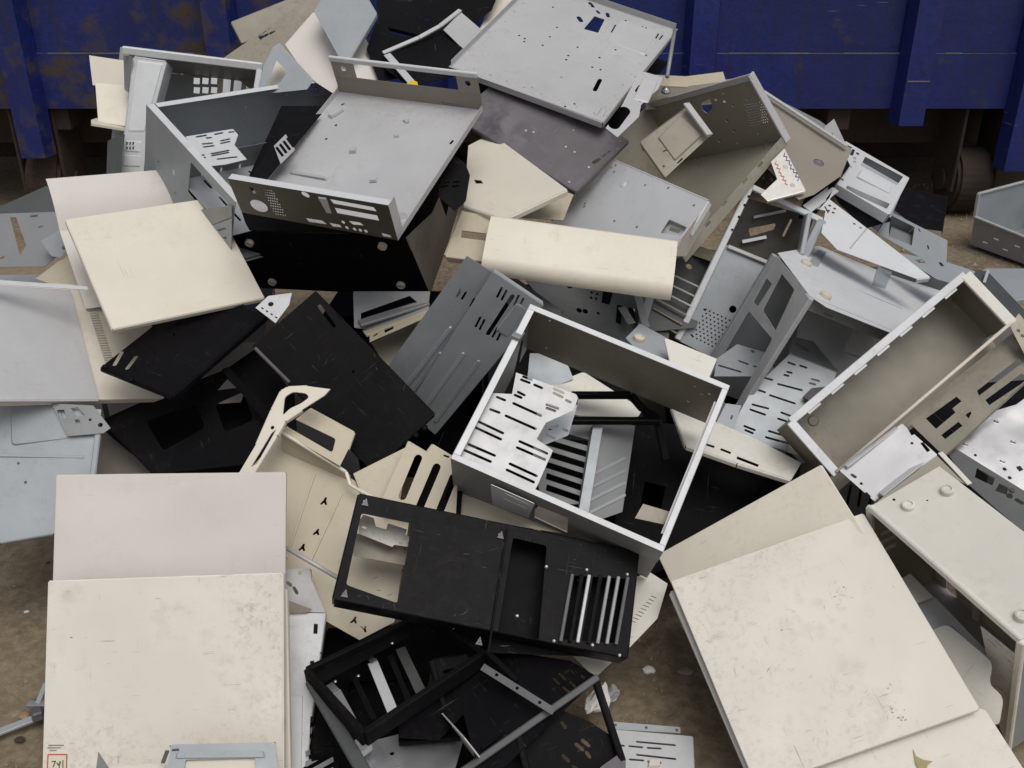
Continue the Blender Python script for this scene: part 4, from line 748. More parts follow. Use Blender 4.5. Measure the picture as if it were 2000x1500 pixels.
W = B.wall('z', .9)
plate = [(1008, 728), (1124, 770), (1128, 780), (1120, 802), (1066, 826), (1048, 858), (1080, 880), (1048, 952), (1040, 962), (885, 897), (955, 768), (1000, 770)]
sl_ = [((1018, 742), (1034, 748)), ((1022, 736), (1038, 742)), ((1044, 752), (1058, 758)), ((1012, 766), (1024, 772)), ((1006, 772), (1018, 777)), ((1082, 760), (1100, 768)), ((1082, 768), (1098, 776)), ((1106, 782), (1114, 786)), ((1068, 790), (1090, 798)), ((1068, 797), (1084, 803)),
       ((1003, 788), (1056, 812)), ((988, 812), (1046, 838)), ((1015, 862), (1068, 886)), ((1010, 874), (1064, 898)), ((996, 906), (1048, 930)), ((990, 918), (1042, 942)), ((971, 776), (986, 782)), ((958, 800), (975, 806)), ((935, 824), (982, 846)), ((930, 836), (978, 858)), ((915, 868), (966, 890)), ((908, 880), (958, 902))]
sheet('drive_plate', W, W.px(plate), 'silver', t_, [pslot(W, a, b, .0052) for a, b in sl_], fl={1: .03, 5: .03})
W6 = B.wall('z', .55); sheet('lower_drive_plate', W6, W6.px([(1066, 828), (1128, 790), (1110, 850), (1056, 872)]), 'bluegrey', t_, [pslot(W6, a, b, .005) for a, b in [((1074, 838), (1090, 832)), ((1100, 838), (1108, 842)), ((1068, 850), (1082, 856))]])
W = B.wall('x', 1); Wo = W.off(.010); sheet('outer_plate', Wo, rnd(Wo.px([(958, 946), (1044, 984), (1032, 1012), (962, 986)]), .004), 'white_steel', t_, [pslot(Wo, a, b, .004) for a, b in [((988, 964), (1030, 984)), ((985, 974), (1026, 992))]])
W = B.wall('z', .8); sheet('corner_tab', W, W.px([(1256, 984), (1310, 1000), (1296, 1024), (1240, 1012)]), 'tan', t_)
# junk seen through the frame
P = TRI(*Q3([(1090, 800), (1165, 830), (1060, 960)], (2.06, 2.03, 1.98))); t_ = thing('slot_rack', 'blue-grey expansion slot rack seen inside the open frame', 'slot rack', P.M)
sheet('slotted_wall', P, P.px([(1050, 790), (1170, 830), (1140, 985), (1060, 985), (1040, 900)]), 'grey', t_, [P.px([(1068 + 0 * i, 836 + 22 * i), (1152 - 3 * i, 860 + 22 * i), (1150 - 3 * i, 872 + 22 * i), (1066, 848 + 22 * i)]) for i in range(6)])
P2 = TRI(*Q3([(1165, 832), (1235, 830), (1138, 1010)], (2.02, 2.06, 1.93))); sheet('side_wall', P2, P2.px([(1160, 832), (1190, 822), (1240, 832), (1215, 1000), (1130, 1030)]), 'grey', t_, fl={0: .008, 4: .01})
for i in range(4): emboss(P2, pslot(P2, (1150, 930 + 24 * i), (1220, 895 + 24 * i), .006), .003, 'bluegrey', t_, 'rib', .002)
bar('post', at(1168, 832, 2.0), at(1140, 1000, 1.92), .02, .004, 'bluegrey', t_, up=Vector((0, -.6, .8)))
flat('plastic_cover', 'pale grey plastic bezel lying under the open frame wall', 'bezel', Q3([(1070, 755), (1240, 785), (1125, 820)], (2.12, 2.10, 2.06)), [(1060, 758), (1140, 726), (1240, 790), (1254, 800), (1246, 815), (1130, 812), (1065, 790)], 'white_cream', rr=.008, t=.004)
t_ = thing('handle_frame', 'black U-shaped bar frame under the open frame wall', 'handle frame', Matrix.Translation(at(1250, 810, 2.05)))
u_ = [(1115, 772, 2.04), (1232, 772, 2.03), (1256, 800, 2.03), (1290, 822, 2.01)]
for a, b_ in zip(u_, u_[1:]): bar('tube', at(*a), at(*b_), .014, .014, 'blackgloss', t_)
bar('tube', at(1115, 822, 1.99), at(1290, 822, 1.99), .016, .012, 'blackgloss', t_); bar('tube', at(1282, 815, 2.0), at(1300, 900, 1.98), .014, .012, 'black', t_)
flat('side_panel', 'small bluish panel lying under the open frame', 'case panel', Q3([(1060, 600), (1140, 640), (1040, 760)], (2.2, 2.18, 2.12)), [(1035, 690), (1100, 690), (1120, 740), (1070, 760), (1030, 740)], 'bluegrey')
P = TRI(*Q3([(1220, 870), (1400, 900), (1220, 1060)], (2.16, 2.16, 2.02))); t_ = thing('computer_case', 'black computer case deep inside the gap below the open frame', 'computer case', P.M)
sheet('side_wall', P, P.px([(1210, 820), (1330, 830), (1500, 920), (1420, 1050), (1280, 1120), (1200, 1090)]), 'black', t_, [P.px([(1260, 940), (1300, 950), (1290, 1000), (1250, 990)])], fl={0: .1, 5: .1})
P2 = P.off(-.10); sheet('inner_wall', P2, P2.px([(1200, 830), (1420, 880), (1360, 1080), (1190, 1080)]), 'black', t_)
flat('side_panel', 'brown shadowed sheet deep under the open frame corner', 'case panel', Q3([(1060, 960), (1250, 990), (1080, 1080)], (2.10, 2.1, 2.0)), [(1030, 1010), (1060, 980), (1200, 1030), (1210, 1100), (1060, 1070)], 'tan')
flat('side_panel', 'curved cream panel end under the slotted plate of the frame', 'case panel', Q3([(895, 960), (1100, 1040), (900, 1000)], (1.92, 1.86, 1.9)), [(890, 960), (965, 985), (1040, 1010), (1100, 1042), (900, 1010)], 'beige')
bar('metal_strip', at(897, 960, 1.91), at(893, 1012, 1.88), .012, .006, 'black', None, label='short black upright strip beside the open frame corner', cat='metal strip')
flat('foot_plate', 'grey plate with a round beige foot behind the open frame', 'case panel', Q3([(1250, 632), (1296, 655), (1225, 665)], (2.14, 2.12, 2.08)), [(1222, 660), (1250, 632), (1298, 658), (1306, 700), (1250, 690)], 'bluegrey', fl={1: .006, 2: .006})
P = TRI(*Q3([(1250, 632), (1296, 655), (1225, 665)], (2.14, 2.12, 2.08))); foot(P, (1247, 664), [x for x in COL.objects if x.name.startswith('foot_plate')][0], r=.012)
# white sheet under the tower corner
flat('side_panel', 'white panel sheet between the open frame and perforated plate', 'case panel', Q3([(1300, 662), (1405, 700), (1310, 720)], (2.04, 2.0, 2.0)), [(1299, 661), (1400, 702), (1384, 740), (1312, 716)], 'white_cream', fl={0: .006, 3: .006})
flat('side_panel', 'cream panel with dark edge notches under the grey tower', 'case panel', Q3([(1320, 800), (1560, 925), (1340, 870)], (2.10, 1.98, 2.02)), [(1312, 795), (1370, 812), (1480, 860), (1565, 905), (1545, 938), (1440, 905), (1340, 870)], 'white_cream', holes=lambda P: [P.px([(1378, 866), (1396, 872), (1394, 876), (1376, 870)]), P.px([(1408, 876), (1428, 884), (1426, 888), (1406, 880)]), P.px([(1440, 892), (1482, 908), (1480, 913), (1438, 897)])], fl={4: .01, 5: .01, 6: .01})
# dark chassis behind bullnose
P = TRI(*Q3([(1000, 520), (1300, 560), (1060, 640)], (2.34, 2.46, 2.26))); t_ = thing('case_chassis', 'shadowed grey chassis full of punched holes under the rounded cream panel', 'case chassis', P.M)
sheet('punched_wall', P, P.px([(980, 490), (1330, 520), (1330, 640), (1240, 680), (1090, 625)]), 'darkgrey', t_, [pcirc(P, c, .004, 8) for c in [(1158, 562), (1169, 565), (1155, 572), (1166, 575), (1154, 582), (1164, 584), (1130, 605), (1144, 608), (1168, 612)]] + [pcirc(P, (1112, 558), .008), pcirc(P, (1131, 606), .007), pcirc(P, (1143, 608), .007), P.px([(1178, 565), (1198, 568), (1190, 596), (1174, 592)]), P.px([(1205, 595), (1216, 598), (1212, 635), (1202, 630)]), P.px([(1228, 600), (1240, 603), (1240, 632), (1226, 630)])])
for i, (a, b_) in enumerate((((1245, 575), (1262, 640)), ((1270, 580), (1250, 650)), ((1214, 600), (1234, 632)))): bar('bracket', at(*a, 2.36), at(*b_, 2.30), .018, .002, 'grey', t_, up=Vector((0, -.6, .8)))
P = TRI(*Q3([(1320, 470), (1400, 510), (1290, 560)], (2.46, 2.46, 2.38))); t_ = thing('slot_rack', 'dark slot rack with thin bright bars beside the perforated plate', 'slot rack', P.M)
for i in range(7): bar('rack_bar', at(1300 - 6 * i, 530 + 18 * i, 2.40 - .006 * i), at(1368 - 9 * i, 562 + 18 * i, 2.40 - .006 * i), .007, .003, 'silver' if i < 3 else 'tan', t_)
P2 = P.off(-.03); sheet('back_plate', P2, P2.px([(1310, 470), (1400, 490), (1360, 640), (1240, 650), (1260, 540)]), 'darkgrey', t_, [pcirc(P2, (1346, 520), .008)])
flat('side_panel', 'narrow beige panel strip beside the golden tray rail', 'case panel', Q3([(1335, 510), (1395, 480), (1345, 530)], (2.47, 2.5, 2.44)), [(1330, 490), (1360, 478), (1420, 500), (1405, 516)], 'beige')
# ------------------------------------------------------------------ rounded cream cover and its neighbours
P = QUAD('bullnose'); out = P.full(); W_ = max(p[0] for p in out); hy = [p[1] for p in out]; sgy = 1 if max(hy) > .01 else -1; H_ = max(abs(y) for y in hy)
prof = [(0, -.020), (.02, -.007), (.06, -.001), (.25, .003), (.5, .004), (.68, .003), (.80, 0), (.90, -.006), (.96, -.014), (1, -.026), (1.0, -.045)]
prof = [(a, float(np.interp(a, [q[0] for q in prof[:-1]], [q[1] for q in prof[:-1]]))) for a in np.linspace(0, .80, 8)] + [(.80 + .20 * math.sin(k * math.pi / 24), -.030 * (1 - math.cos(k * math.pi / 24))) for k in range(1, 13)]
S = Shell()
for (a, z0), (b_, z1) in zip(prof, prof[1:]): S._add([(0, sgy * a * H_, z0), (W_, sgy * a * H_, z0), (W_, sgy * b_ * H_, z1), (0, sgy * b_ * H_, z1)], [[0, 1, 2, 3]])
tag(S.build('case_cover', 'cream', P.M, None, .0022), 'rounded cream case cover with a rolled lower edge', 'case cover')
flat('side_panel', 'cream panel with a clipped corner under the purple-grey panel', 'case panel', Q3([(925, 290), (1105, 372), (985, 428)], (2.40, 2.22, 2.16)), [(915, 285), (960, 262), (1108, 371), (985, 429), (906, 402)], 'cream', fl={2: .012, 3: .012}, holes=lambda P: [P.px([(926, 352), (940, 354), (944, 360), (930, 360)])])
flat('plastic_cover', 'cream bezel with sunken slot under the clipped cream panel', 'bezel', Q3([(880, 440), (960, 440), (880, 510)], (2.20, 2.18, 2.16)), [(870, 500), (905, 412), (965, 425), (950, 510)], 'beige', holes=lambda P: [P.px([(902, 450), (950, 456), (948, 470), (900, 464)])], fl={0: .01, 3: .02}, t=.003)
flat('side_panel', 'cream panel sliver between the rounded cover and pale plate', 'case panel', Q3([(1010, 405), (1110, 385), (1100, 425)], (2.32, 2.32, 2.26)), [(1000, 415), (1095, 372), (1120, 380), (1100, 430), (1020, 425)], 'beige')
P = QUAD('light_plate'); t_ = thing('motherboard_tray', 'pale grey tray plate with a square cut-out beside the rounded cover', 'motherboard tray', P.M)
sheet('tray_sheet', P, P.px([(1200, 313), (1383, 392), (1345, 455), (1275, 540), (1060, 445), (1095, 421)]), 'white_steel', t_, [pcirc(P, c, .0035, 8) for c in ((1217, 361), (1199, 336), (1260, 362), (1305, 367), (1355, 401), (1142, 398), (1141, 404), (1200, 432), (1243, 443), (1193, 328), (1202, 323))] + [rnd(P.px([(1307, 428), (1342, 444), (1330, 460), (1290, 455)]), .004)], fl={0: .01, 1: .014, 5: .01})
Pn = P.off(-.012); sheet('latch', Pn, Pn.px([(1300, 430), (1345, 446), (1330, 466), (1286, 456)]), 'silver', t_, [Pn.px([(1310, 443), (1330, 450), (1326, 456), (1306, 450)])])
emboss(P, circ(P.px([(1217, 361)])[0], .009, 14), .002, 'white_steel', t_)
Ps = TRI(*Q3([(1383, 392), (1330, 475), (1383, 420)], (2.20, 2.12, 2.26))); sheet('side_flap', Ps, Ps.px([(1382, 394), (1386, 418), (1340, 500), (1318, 500), (1330, 465)]), 'cream', t_)
# golden-grey tray leaning on the container side
B = Box('gold_tray'); t_ = thing('case_chassis', 'dull golden-grey open chassis tray with a perforated fan grille', 'case chassis', B.M)
W = B.wall('z', 0, (0, 0, 1, 1))
W = B.wall('y', 0); sheet('floor', W, W.full(), 'gold', t_, [pslot(W, (1363, 325), (1380, 308), .004)])
spots(W, 'gold', t_, 8, 8, .02); W = B.wall('x', 0); hol = pgrid(W, [(1452, 203), (1490, 196), (1502, 240), (1466, 248)], 9, 9, .0022) + [pcirc(W, c, .004, 8) for c in ((1398, 195), (1414, 199), (1431, 207), (1459, 194), (1420, 236), (1433, 256), (1405, 275))] + [rnd(W.px([(1370, 200), (1386, 192), (1392, 210), (1382, 222), (1372, 215)]), .004)]
sheet('fan_wall', W, W.full(), 'gold', t_, hol)
W = B.wall('z', 1); sheet('far_wall', W, W.full(), 'gold', t_)
bar('rim', B.pt(0, 1, -.01), B.pt(0, 1, 1.0), .016, .005, 'silver', t_, up=B.R @ Vector((1, 0, 0))); bar('rim', B.pt(-.01, -.02, 0), B.pt(-.01, 1.03, 0), .022, .006, 'silver', t_, up=B.R @ Vector((0, 0, 1)))
W = B.wall('z', 0, (0, -.06, 1, .09)); sheet('floor_rail', W, W.full(), 'gold', t_, [rnd(W.px([(x, y), (x + 9, y - 10), (x + 13, y - 6), (x + 4, y + 4)]), .001) for x, y in ((1478, 324), (1448, 356), (1408, 400), (1376, 440))])
P = TRI(*Q3([(1340, 200), (1385, 262), (1250, 275)], (2.36, 2.32, 2.36))); cg = sheet('drive_cage_plate', P, P.px([(1342, 210), (1390, 262), (1300, 346), (1251, 277)]), 'gold', t_, [pslot(P, (1292, 268), (1300, 280), .004), pslot(P, (1296, 296), (1310, 290), .004), pslot(P, (1324, 318), (1332, 310), .004), pcirc(P, (1296, 325), .003, 8)], fl={3: .05, 2: .012})
bar('cage_rim', at(1340, 202, 2.34), at(1386, 264, 2.30), .018, .006, 'silver', t_); emboss(P, rnd(P.px([(1330, 226), (1374, 264), (1318, 316), (1284, 270)]), .004), .004, 'gold', t_)
rivets(B.wall('x', 0), [(1413, 183), (1350, 205), (1480, 262), (1440, 280)], 'silver', t_)
flat('metal_strip', 'thin beige strip of panel lying across behind the tray', 'metal strip', Q3([(1288, 147), (1413, 140), (1290, 166)], (2.62, 2.66, 2.58)), [(1280, 146), (1340, 149), (1412, 140), (1418, 159), (1345, 168), (1285, 165)], 'beige', fl={4: .006})
flat('side_panel', 'dark panel behind the golden tray wall', 'case panel', Q3([(1290, 168), (1420, 160), (1290, 210)], (2.72, 2.72, 2.66)), [(1270, 165), (1430, 155), (1440, 200), (1260, 215)], 'tan')
lathe('screw', [(.012, 0), (.012, .006), (.008, .012), (.003, .016)], TRI(*Q3([(1300, 180), (1320, 180), (1300, 200)], (2.60, 2.60, 2.57))), (0, 0), 'shiny', thing('bolt', 'small shiny bolt on the dark panel behind the golden tray', 'bolt', Matrix.Translation(at(1305, 185, 2.6))), 10)
# taupe plate with round hole, rails behind, drive cage
P = TRI(*Q3([(1489, 182), (1660, 290), (1530, 290)], (2.62, 2.52, 2.48))); t_ = thing('side_panel', 'taupe case panel with one dark round plug hole', 'case panel', P.M)
sheet('panel_sheet', P, P.px([(1480, 176), (1662, 290), (1640, 345), (1590, 380), (1560, 390), (1500, 330)]), 'tan', t_, [circ(P.px([(1599, 318)])[0], .014, 16)], fl={0: .014, 1: .008})
lathe('plug', [(.0135, -.004), (.0135, -.001), (.010, 0), (.006, -.002)], P, P.px([(1599, 318)])[0], 'purple', t_)
bar('edge_rail', at(1490, 178, 2.60), at(1655, 286, 2.50), .012, .006, 'silver', t_)
P = TRI(*Q3([(1495, 190), (1650, 262), (1500, 180)], (2.66, 2.62, 2.70))); t_ = thing('metal_rail', 'grey slide rail with torn bracket behind the taupe panel', 'metal rail', P.M)
sheet('rail', P, P.px([(1490, 182), (1545, 208), (1600, 236), (1645, 268), (1620, 275), (1490, 195)]), 'grey', t_, [P.px([(1532, 215), (1540, 212), (1545, 220), (1536, 224)]), pcirc(P, (1590, 245), .004, 8)], fl={0: .012})
P2 = TRI(*Q3([(1628, 234), (1652, 285), (1612, 245)], (2.60, 2.53, 2.60))); sheet('torn_bracket', P2, P2.px([(1629, 232), (1655, 288), (1640, 285), (1612, 262), (1610, 248)]), 'silver', t_, [pcirc(P2, (1625, 262), .003, 8)])
P = TRI(*Q3([(1650, 278), (1774, 346), (1630, 352)], (2.62, 2.58, 2.52))); t_ = thing('drive_cage', 'white steel drive cage with two long openings above the white strip', 'drive cage', P.M)
sheet('front_plate', P, P.px([(1652, 276), (1775, 347), (1737, 418), (1625, 352)]), 'white_steel', t_, [rnd(P.px([(1690, 306), (1764, 345), (1752, 362), (1681, 323)]), .003), rnd(P.px([(1655, 362), (1700, 382), (1738, 398), (1732, 408), (1650, 370)]), .003)] + [pcirc(P, c, .005, 8) for c in ((1661, 325), (1669, 309), (1675, 300), (1669, 316), (1645, 350), (1664, 300))] + [pslot(P, (1658, 286), (1662, 288), .006), pslot(P, (1667, 293), (1663, 302), .008)], fl={0: .03, 1: .10, 2: .03, 3: .10})
emboss(P, rnd(P.px([(1682, 332), (1744, 364), (1737, 380), (1672, 346)]), .005), .003, 'white_steel', t_)
Pk = P.off(-.08); sheet('back_plate', Pk, Pk.px([(1655, 282), (1772, 350), (1740, 425), (1625, 362)]), 'bluegrey', t_)
P = TRI(*Q3([(1645, 330), (1625, 350), (1660, 300)], (2.58, 2.56, 2.6))); 
flat('plastic_cover', 'curved black plastic bezel squeezed beside the white drive cage', 'bezel', Q3([(1580, 380), (1640, 330), (1600, 400)], (2.48, 2.54, 2.44)), [(1566, 400), (1580, 372), (1612, 350), (1655, 312), (1660, 322), (1630, 362), (1620, 385), (1590, 420), (1560, 425)], 'black', t=.004)
P = TRI(*Q3([(1527, 295), (1572, 372), (1500, 388)], (2.42, 2.36, 2.34))); t_ = thing('metal_label_plate', 'shiny bent plate with red and blue handwriting', 'metal plate', P.M)
sheet('plate', P, P.px([(1532, 290), (1573, 372), (1498, 392), (1486, 380), (1518, 350), (1506, 316)]), 'foil', t_, fl={0: .006, 1: .006})
def stroke(P, a, b, wd, mat, parent): 
    sheet('ink_line', P.off(.0012), slot(*P.px([a, b]), wd, 2), mat, parent, t=.0003)
def scrawl(P, a, b, n, amp, mat, parent, wd=.0016, seed=1):
    r = random.Random(seed); pts = []
    for i in range(n + 1):
        u = i / n; x = a[0] + (b[0] - a[0]) * u; y = a[1] + (b[1] - a[1]) * u; k = (amp if i % 2 else -amp) * r.uniform(.3, 1)
        dx, dy = b[0] - a[0], b[1] - a[1]; L = math.hypot(dx, dy); pts.append((x - dy / L * k, y + dx / L * k))
    for p, q in zip(pts, pts[1:]): stroke(P, p, q, wd, mat, parent)
scrawl(P, (1531, 300), (1560, 352), 13, 4, 'blue_ink', t_, .002, 3); scrawl(P, (1514, 316), (1536, 362), 12, 3, 'red_ink', t_, .0016, 5)
for c in ((1534, 326), (1548, 362)): emboss(P, circ(P.px([c])[0], .006, 12), .0012, 'silver', t_, 'washer', .002)
# white long panel and grey pieces right
P = TRI(*Q3([(1625, 386), (1812, 540), (1602, 452)], (2.46, 2.32, 2.38))); t_ = thing('side_panel', 'long white steel panel tapering under the grey tower', 'case panel', P.M)
sheet('panel_sheet', P, P.px([(1626, 366), (1634, 372), (1620, 390), (1695, 448), (1816, 542), (1790, 545), (1635, 488), (1604, 455), (1612, 412), (1577, 405), (1580, 396)]), 'white_steel', t_, [pcirc(P, c, .004, 8) for c in ((1620, 402), (1630, 408), (1618, 412), (1627, 416), (1668, 438), (1680, 446), (1664, 446), (1674, 454), (1680, 460))] + [pslot(P, (1611, 404), (1617, 416), .004), pslot(P, (1660, 448), (1670, 462), .004)], fl={3: .012, 4: .012})
bar('fold', P.M @ Vector((*P.px([(1692, 448)])[0], .002)), P.M @ Vector((*P.px([(1660, 486)])[0], .002)), .003, .003, 'silver', t_); emboss(P, rnd(P.px([(1656, 432), (1690, 452), (1672, 472), (1645, 452)]), .004), .002, 'white_steel', t_)
bar('arm', at(1576, 408, 2.40), at(1630, 368, 2.50), .026, .004, 'white_steel', t_, up=Vector((0, -.7, .7)))
flat('side_panel', 'black plastic panel behind the long white steel panel', 'case panel', Q3([(1640, 380), (1740, 410), (1700, 450)], (2.62, 2.64, 2.5)), [(1625, 372), (1736, 414), (1740, 432), (1690, 446), (1640, 398)], 'black')
P = TRI(*Q3([(1740, 420), (1848, 470), (1740, 470)], (2.72, 2.78, 2.62))); t_ = thing('case_chassis', 'grey chassis with a square dark opening lying by the container', 'case chassis', P.M)
sheet('front_plate', P, P.px([(1736, 412), (1790, 440), (1850, 470), (1848, 512), (1800, 505), (1720, 460), (1695, 436)]), 'bluegrey', t_, [P.px([(1738, 420), (1786, 444), (1780, 480), (1735, 462)]), pslot(P, (1794, 448), (1796, 452), .006), pslot(P, (1812, 480), (1813, 486), .006), pcirc(P, (1764, 486), .005, 8)], fl={0: .06, 1: .06, 2: .08})
P2 = TRI(*Q3([(1735, 462), (1785, 482), (1742, 440)], (2.66, 2.68, 2.76))); sheet('inner_shelf', P2, P2.px([(1735, 466), (1742, 440), (1784, 455), (1784, 486)]), 'grey', t_)
flat('side_panel', 'black panel lying on the ground by the container wheel', 'case panel', Q3([(1740, 400), (1848, 384), (1800, 450)], (3.1, 3.2, 2.95)), [(1736, 402), (1760, 366), (1850, 384), (1840, 452), (1790, 445)], 'black', fl={2: .01})
flat('side_panel', 'grey scrap plate with slits beside the long white panel tip', 'case panel', Q3([(1760, 500), (1900, 520), (1820, 545)], (2.56, 2.60, 2.46)), [(1745, 492), (1850, 512), (1905, 530), (1885, 560), (1830, 545)], 'bluegrey', holes=lambda P: [P.px([(1786, 508), (1800, 506), (1808, 514), (1796, 514)]), P.px([(1832, 512), (1838, 512), (1845, 520), (1838, 520)])])
flat('side_panel', 'smooth grey panel lying flat under the far grey chassis', 'case panel', Q3([(1905, 545), (2010, 530), (1960, 588)], (2.90, 2.94, 2.78)), [(1895, 548), (1925, 524), (2060, 525), (2060, 575), (1965, 588)], 'bluegrey', fl={3: .008, 4: .008})
bar('fold_rail', at(1922, 552, 2.84), at(1930, 528, 2.90), .008, .006, 'silver', None, label='short pale rail on the smooth grey panel', cat='metal rail')
# far grey box on the ground at the right edge
base = ground_at(1893, 486); bx = Matrix.Translation((base.x, base.y, .02)) @ Matrix.Rotation(R(-64), 4, 'Z') @ Matrix.Rotation(R(4), 4, 'X')
t_ = thing('computer_case', 'empty grey steel case standing alone on the dirt near the container', 'computer case', bx)
def bxw(name, c, mat, holes=(), fl=None):
    c = [bx @ Vector(p) for p in c]; P = Plane(frame(c[0], c[1] - c[0], c[3] - c[0])); return sheet(name, P, P.p3(c), mat, t_, holes, fl)
WX, DX, HX = .42, .36, .22
bxw('left_wall', [(0, 0, 0), (0, DX, 0), (0, DX, HX), (0, 0, HX)], 'bluegrey'); bxw('right_wall', [(WX, 0, 0), (WX, DX, 0), (WX, DX, HX), (WX, 0, HX)], 'bluegrey')
bxw('front_wall', [(0, 0, 0), (WX, 0, 0), (WX, 0, HX * .45), (0, 0, HX * .55)], 'grey', [slot((.06 + .05 * i, .03 + .03 * (i % 2)), (.08 + .05 * i, .03 + .03 * (i % 2)), .006) for i in range(5)]); bxw('back_wall', [(0, DX, 0), (WX, DX, 0), (WX, DX, HX), (0, DX, HX)], 'bluegrey'); bxw('floor', [(0, 0, .002), (WX, 0, .002), (WX, DX, .002), (0, DX, .002)], 'grey')
for a, b_ in (((0, 0, HX), (0, DX, HX)), ((0, DX, HX), (WX, DX, HX)), ((0, 0, HX * .55), (WX, 0, HX * .45)), ((0, 0, HX * .55), (0, 0, HX)), ((.12, DX - .002, 0), (.12, DX - .002, HX))): bar('rim', bx @ Vector(a), bx @ Vector(b_), .014, .008, 'silver', t_)
# ------------------------------------------------------------------ standing frame with perforated plate
P = QUAD('tall_frame'); t_ = thing('open_chassis', 'narrow standing case frame with a perforated blue-grey plate', 'case frame', P.M)
Pf = P
sheet('perforated_plate', Pf, Pf.px([(1418, 478), (1405, 505), (1390, 512), (1322, 664), (1460, 733), (1540, 560), (1508, 518)]), 'bluegrey', t_, pgrid(Pf, [(1378, 600), (1440, 628), (1410, 690), (1350, 660)], 8, 9, .0024) + [pcirc(Pf, (1431, 604), .009, 14)] + [pslot(Pf, a, (a[0] + 2, a[1] + 2), .004) for a in ((1362, 582), (1375, 604), (1340, 626), (1342, 641), (1333, 652), (1350, 654), (1357, 600))])
W_ = .018
def seg(a, b, wd, mat='white_steel', name='frame_rail', d=.004, th=.012): 
    q = [P.M @ Vector((*v, d)) for v in P.px([a, b])]; return bar(name, q[0], q[1], wd, th, mat, t_, up=P.M.to_3x3() @ Vector((0, 0, 1)))
seg((1466, 362), (1322, 664), .016); seg((1466, 366), (1604, 432), .014); seg((1420, 482), (1508, 518), .010, 'silver'); seg((1604, 430), (1535, 570), .022, 'bluegrey')
Pr = P.off(-.10); sheet('rear_plate', Pr, Pr.px([(1455, 385), (1590, 425), (1545, 560), (1400, 520)]), 'bronze', t_, [rnd(Pr.px([(1462, 446), (1515, 436), (1512, 448), (1465, 462)]), .004)] + [pslot(Pr, (1530, 460), (1545, 430), .006)])
seg((1466, 462), (1516, 452), .010, 'shiny', 'shiny_bracket', -.085, .006); seg((1490, 412), (1556, 398), .008, 'shiny', 'shiny_bracket', -.09, .006)
for c in ((1452, 402), (1460, 385), (1441, 425), (1428, 450)): lathe('screw_hole_shade', [(.003, .0105), (.003, .0112)], P, P.px([c])[0], 'black', t_, 8)  # black discs stand in for shaded screw holes, nothing is cut
seg((1575, 420), (1560, 500), .012, 'bluegrey', 'side_channel', .012, .03)
# ------------------------------------------------------------------ grey tower
B = Box('grey_tower'); t_ = thing('computer_case', 'grey tower case on its side with open front bays and slotted drive cage', 'computer case', B.M)
W = B.wall('x', 0); fr = W.px
sheet('front_frame', W, W.full(), 'silver', t_, [rnd(fr([(1526, 534), (1552, 566), (1514, 646), (1489, 606)]), .006), rnd(fr([(1497, 543), (1507, 554), (1480, 598), (1471, 590)]), .003), rnd(fr([(1463, 607), (1508, 662), (1428, 806), (1384, 742)]), .008)] + [pslot(W, (1571 - 8 * i, 588 + 13 * i), (1573 - 8 * i, 592 + 13 * i), .004) for i in range(4)], fl=None)
W = B.wall('z', 1); bot = sheet('bottom_plate', W, W.px([(1519, 494), (1582, 578), (1615, 600), (1745, 652), (1790, 668), (1850, 572), (1720, 530), (1600, 480)]), 'white_steel', t_, [pslot(W, a, b, w_) for a, b, w_ in (((1585, 513), (1597, 517), .009), ((1711, 556), (1726, 560), .010), ((1599, 502), (1602, 503), .006), ((1729, 536), (1731, 537), .004))])
for q in ([(1598, 488), (1614, 494), (1596, 522), (1578, 516)], [(1714, 522), (1742, 532), (1728, 566), (1702, 558)]): emboss(W, rnd(W.px(q), .004), .003, 'bluegrey', t_)
for c in ((1573, 517), (1611, 580)): foot(W, c, t_, r=.013)
W = B.wall('y', 1); sheet('far_wall', W, W.full(), 'bluegrey', t_, [pslot(W, (1560, 600), (1552, 625), .02)])
W = B.wall('y', 0, (.0, .92, .72, 1)); sheet('side_lip', W, W.full(), 'grey', t_, [pslot(W, (1610, 612), (1625, 618), .004), pslot(W, (1605, 622), (1625, 630), .004)])
bar('front_rail', B.pt(-.01, 0, 1), B.pt(-.01, 0, 0), .028, .012, 'silver', t_, up=B.R @ Vector((1, 0, 0))); bar('front_rail', B.pt(-.01, 1, 1), B.pt(-.01, 1, 0), .014, .012, 'bluegrey', t_, up=B.R @ Vector((1, 0, 0)))
P = TRI(*Q3([(1545, 660), (1630, 700), (1420, 850)], (2.20, 2.18, 2.10))); hol = [((1540, 708), (1552, 712)), ((1563, 714), (1575, 718)), ((1538, 726), (1546, 728)), ((1532, 732), (1540, 734)), ((1520, 750), (1566, 762)), ((1586, 740), (1600, 744)), ((1582, 748), (1592, 751)), ((1494, 738), (1508, 742)), ((1504, 772), (1552, 788)), ((1482, 762), (1494, 766)), ((1470, 790), (1500, 798)), ((1466, 800), (1494, 810)), ((1526, 806), (1548, 814)), ((1520, 818), (1545, 826)), ((1502, 842), (1545, 855)), ((1496, 854), (1540, 866)), ((1454, 832), (1474, 840)), ((1456, 840), (1470, 846))]
sheet('drive_cage', P, P.px([(1542, 692), (1634, 728), (1622, 760), (1560, 800), (1538, 880), (1420, 848), (1470, 760)]), 'bluegrey', t_, [pslot(P, a, b, .005) for a, b in hol], fl={0: .02, 4: .02})
P2 = TRI(*Q3([(1548, 658), (1636, 724), (1540, 692)], (2.26, 2.22, 2.20))); sheet('cage_top', P2, P2.px([(1550, 658), (1588, 666), (1636, 724), (1634, 730), (1540, 694)]), 'grey', t_, [slot(*P2.px([(1560, 675), (1574, 682)]), .016, 6)])
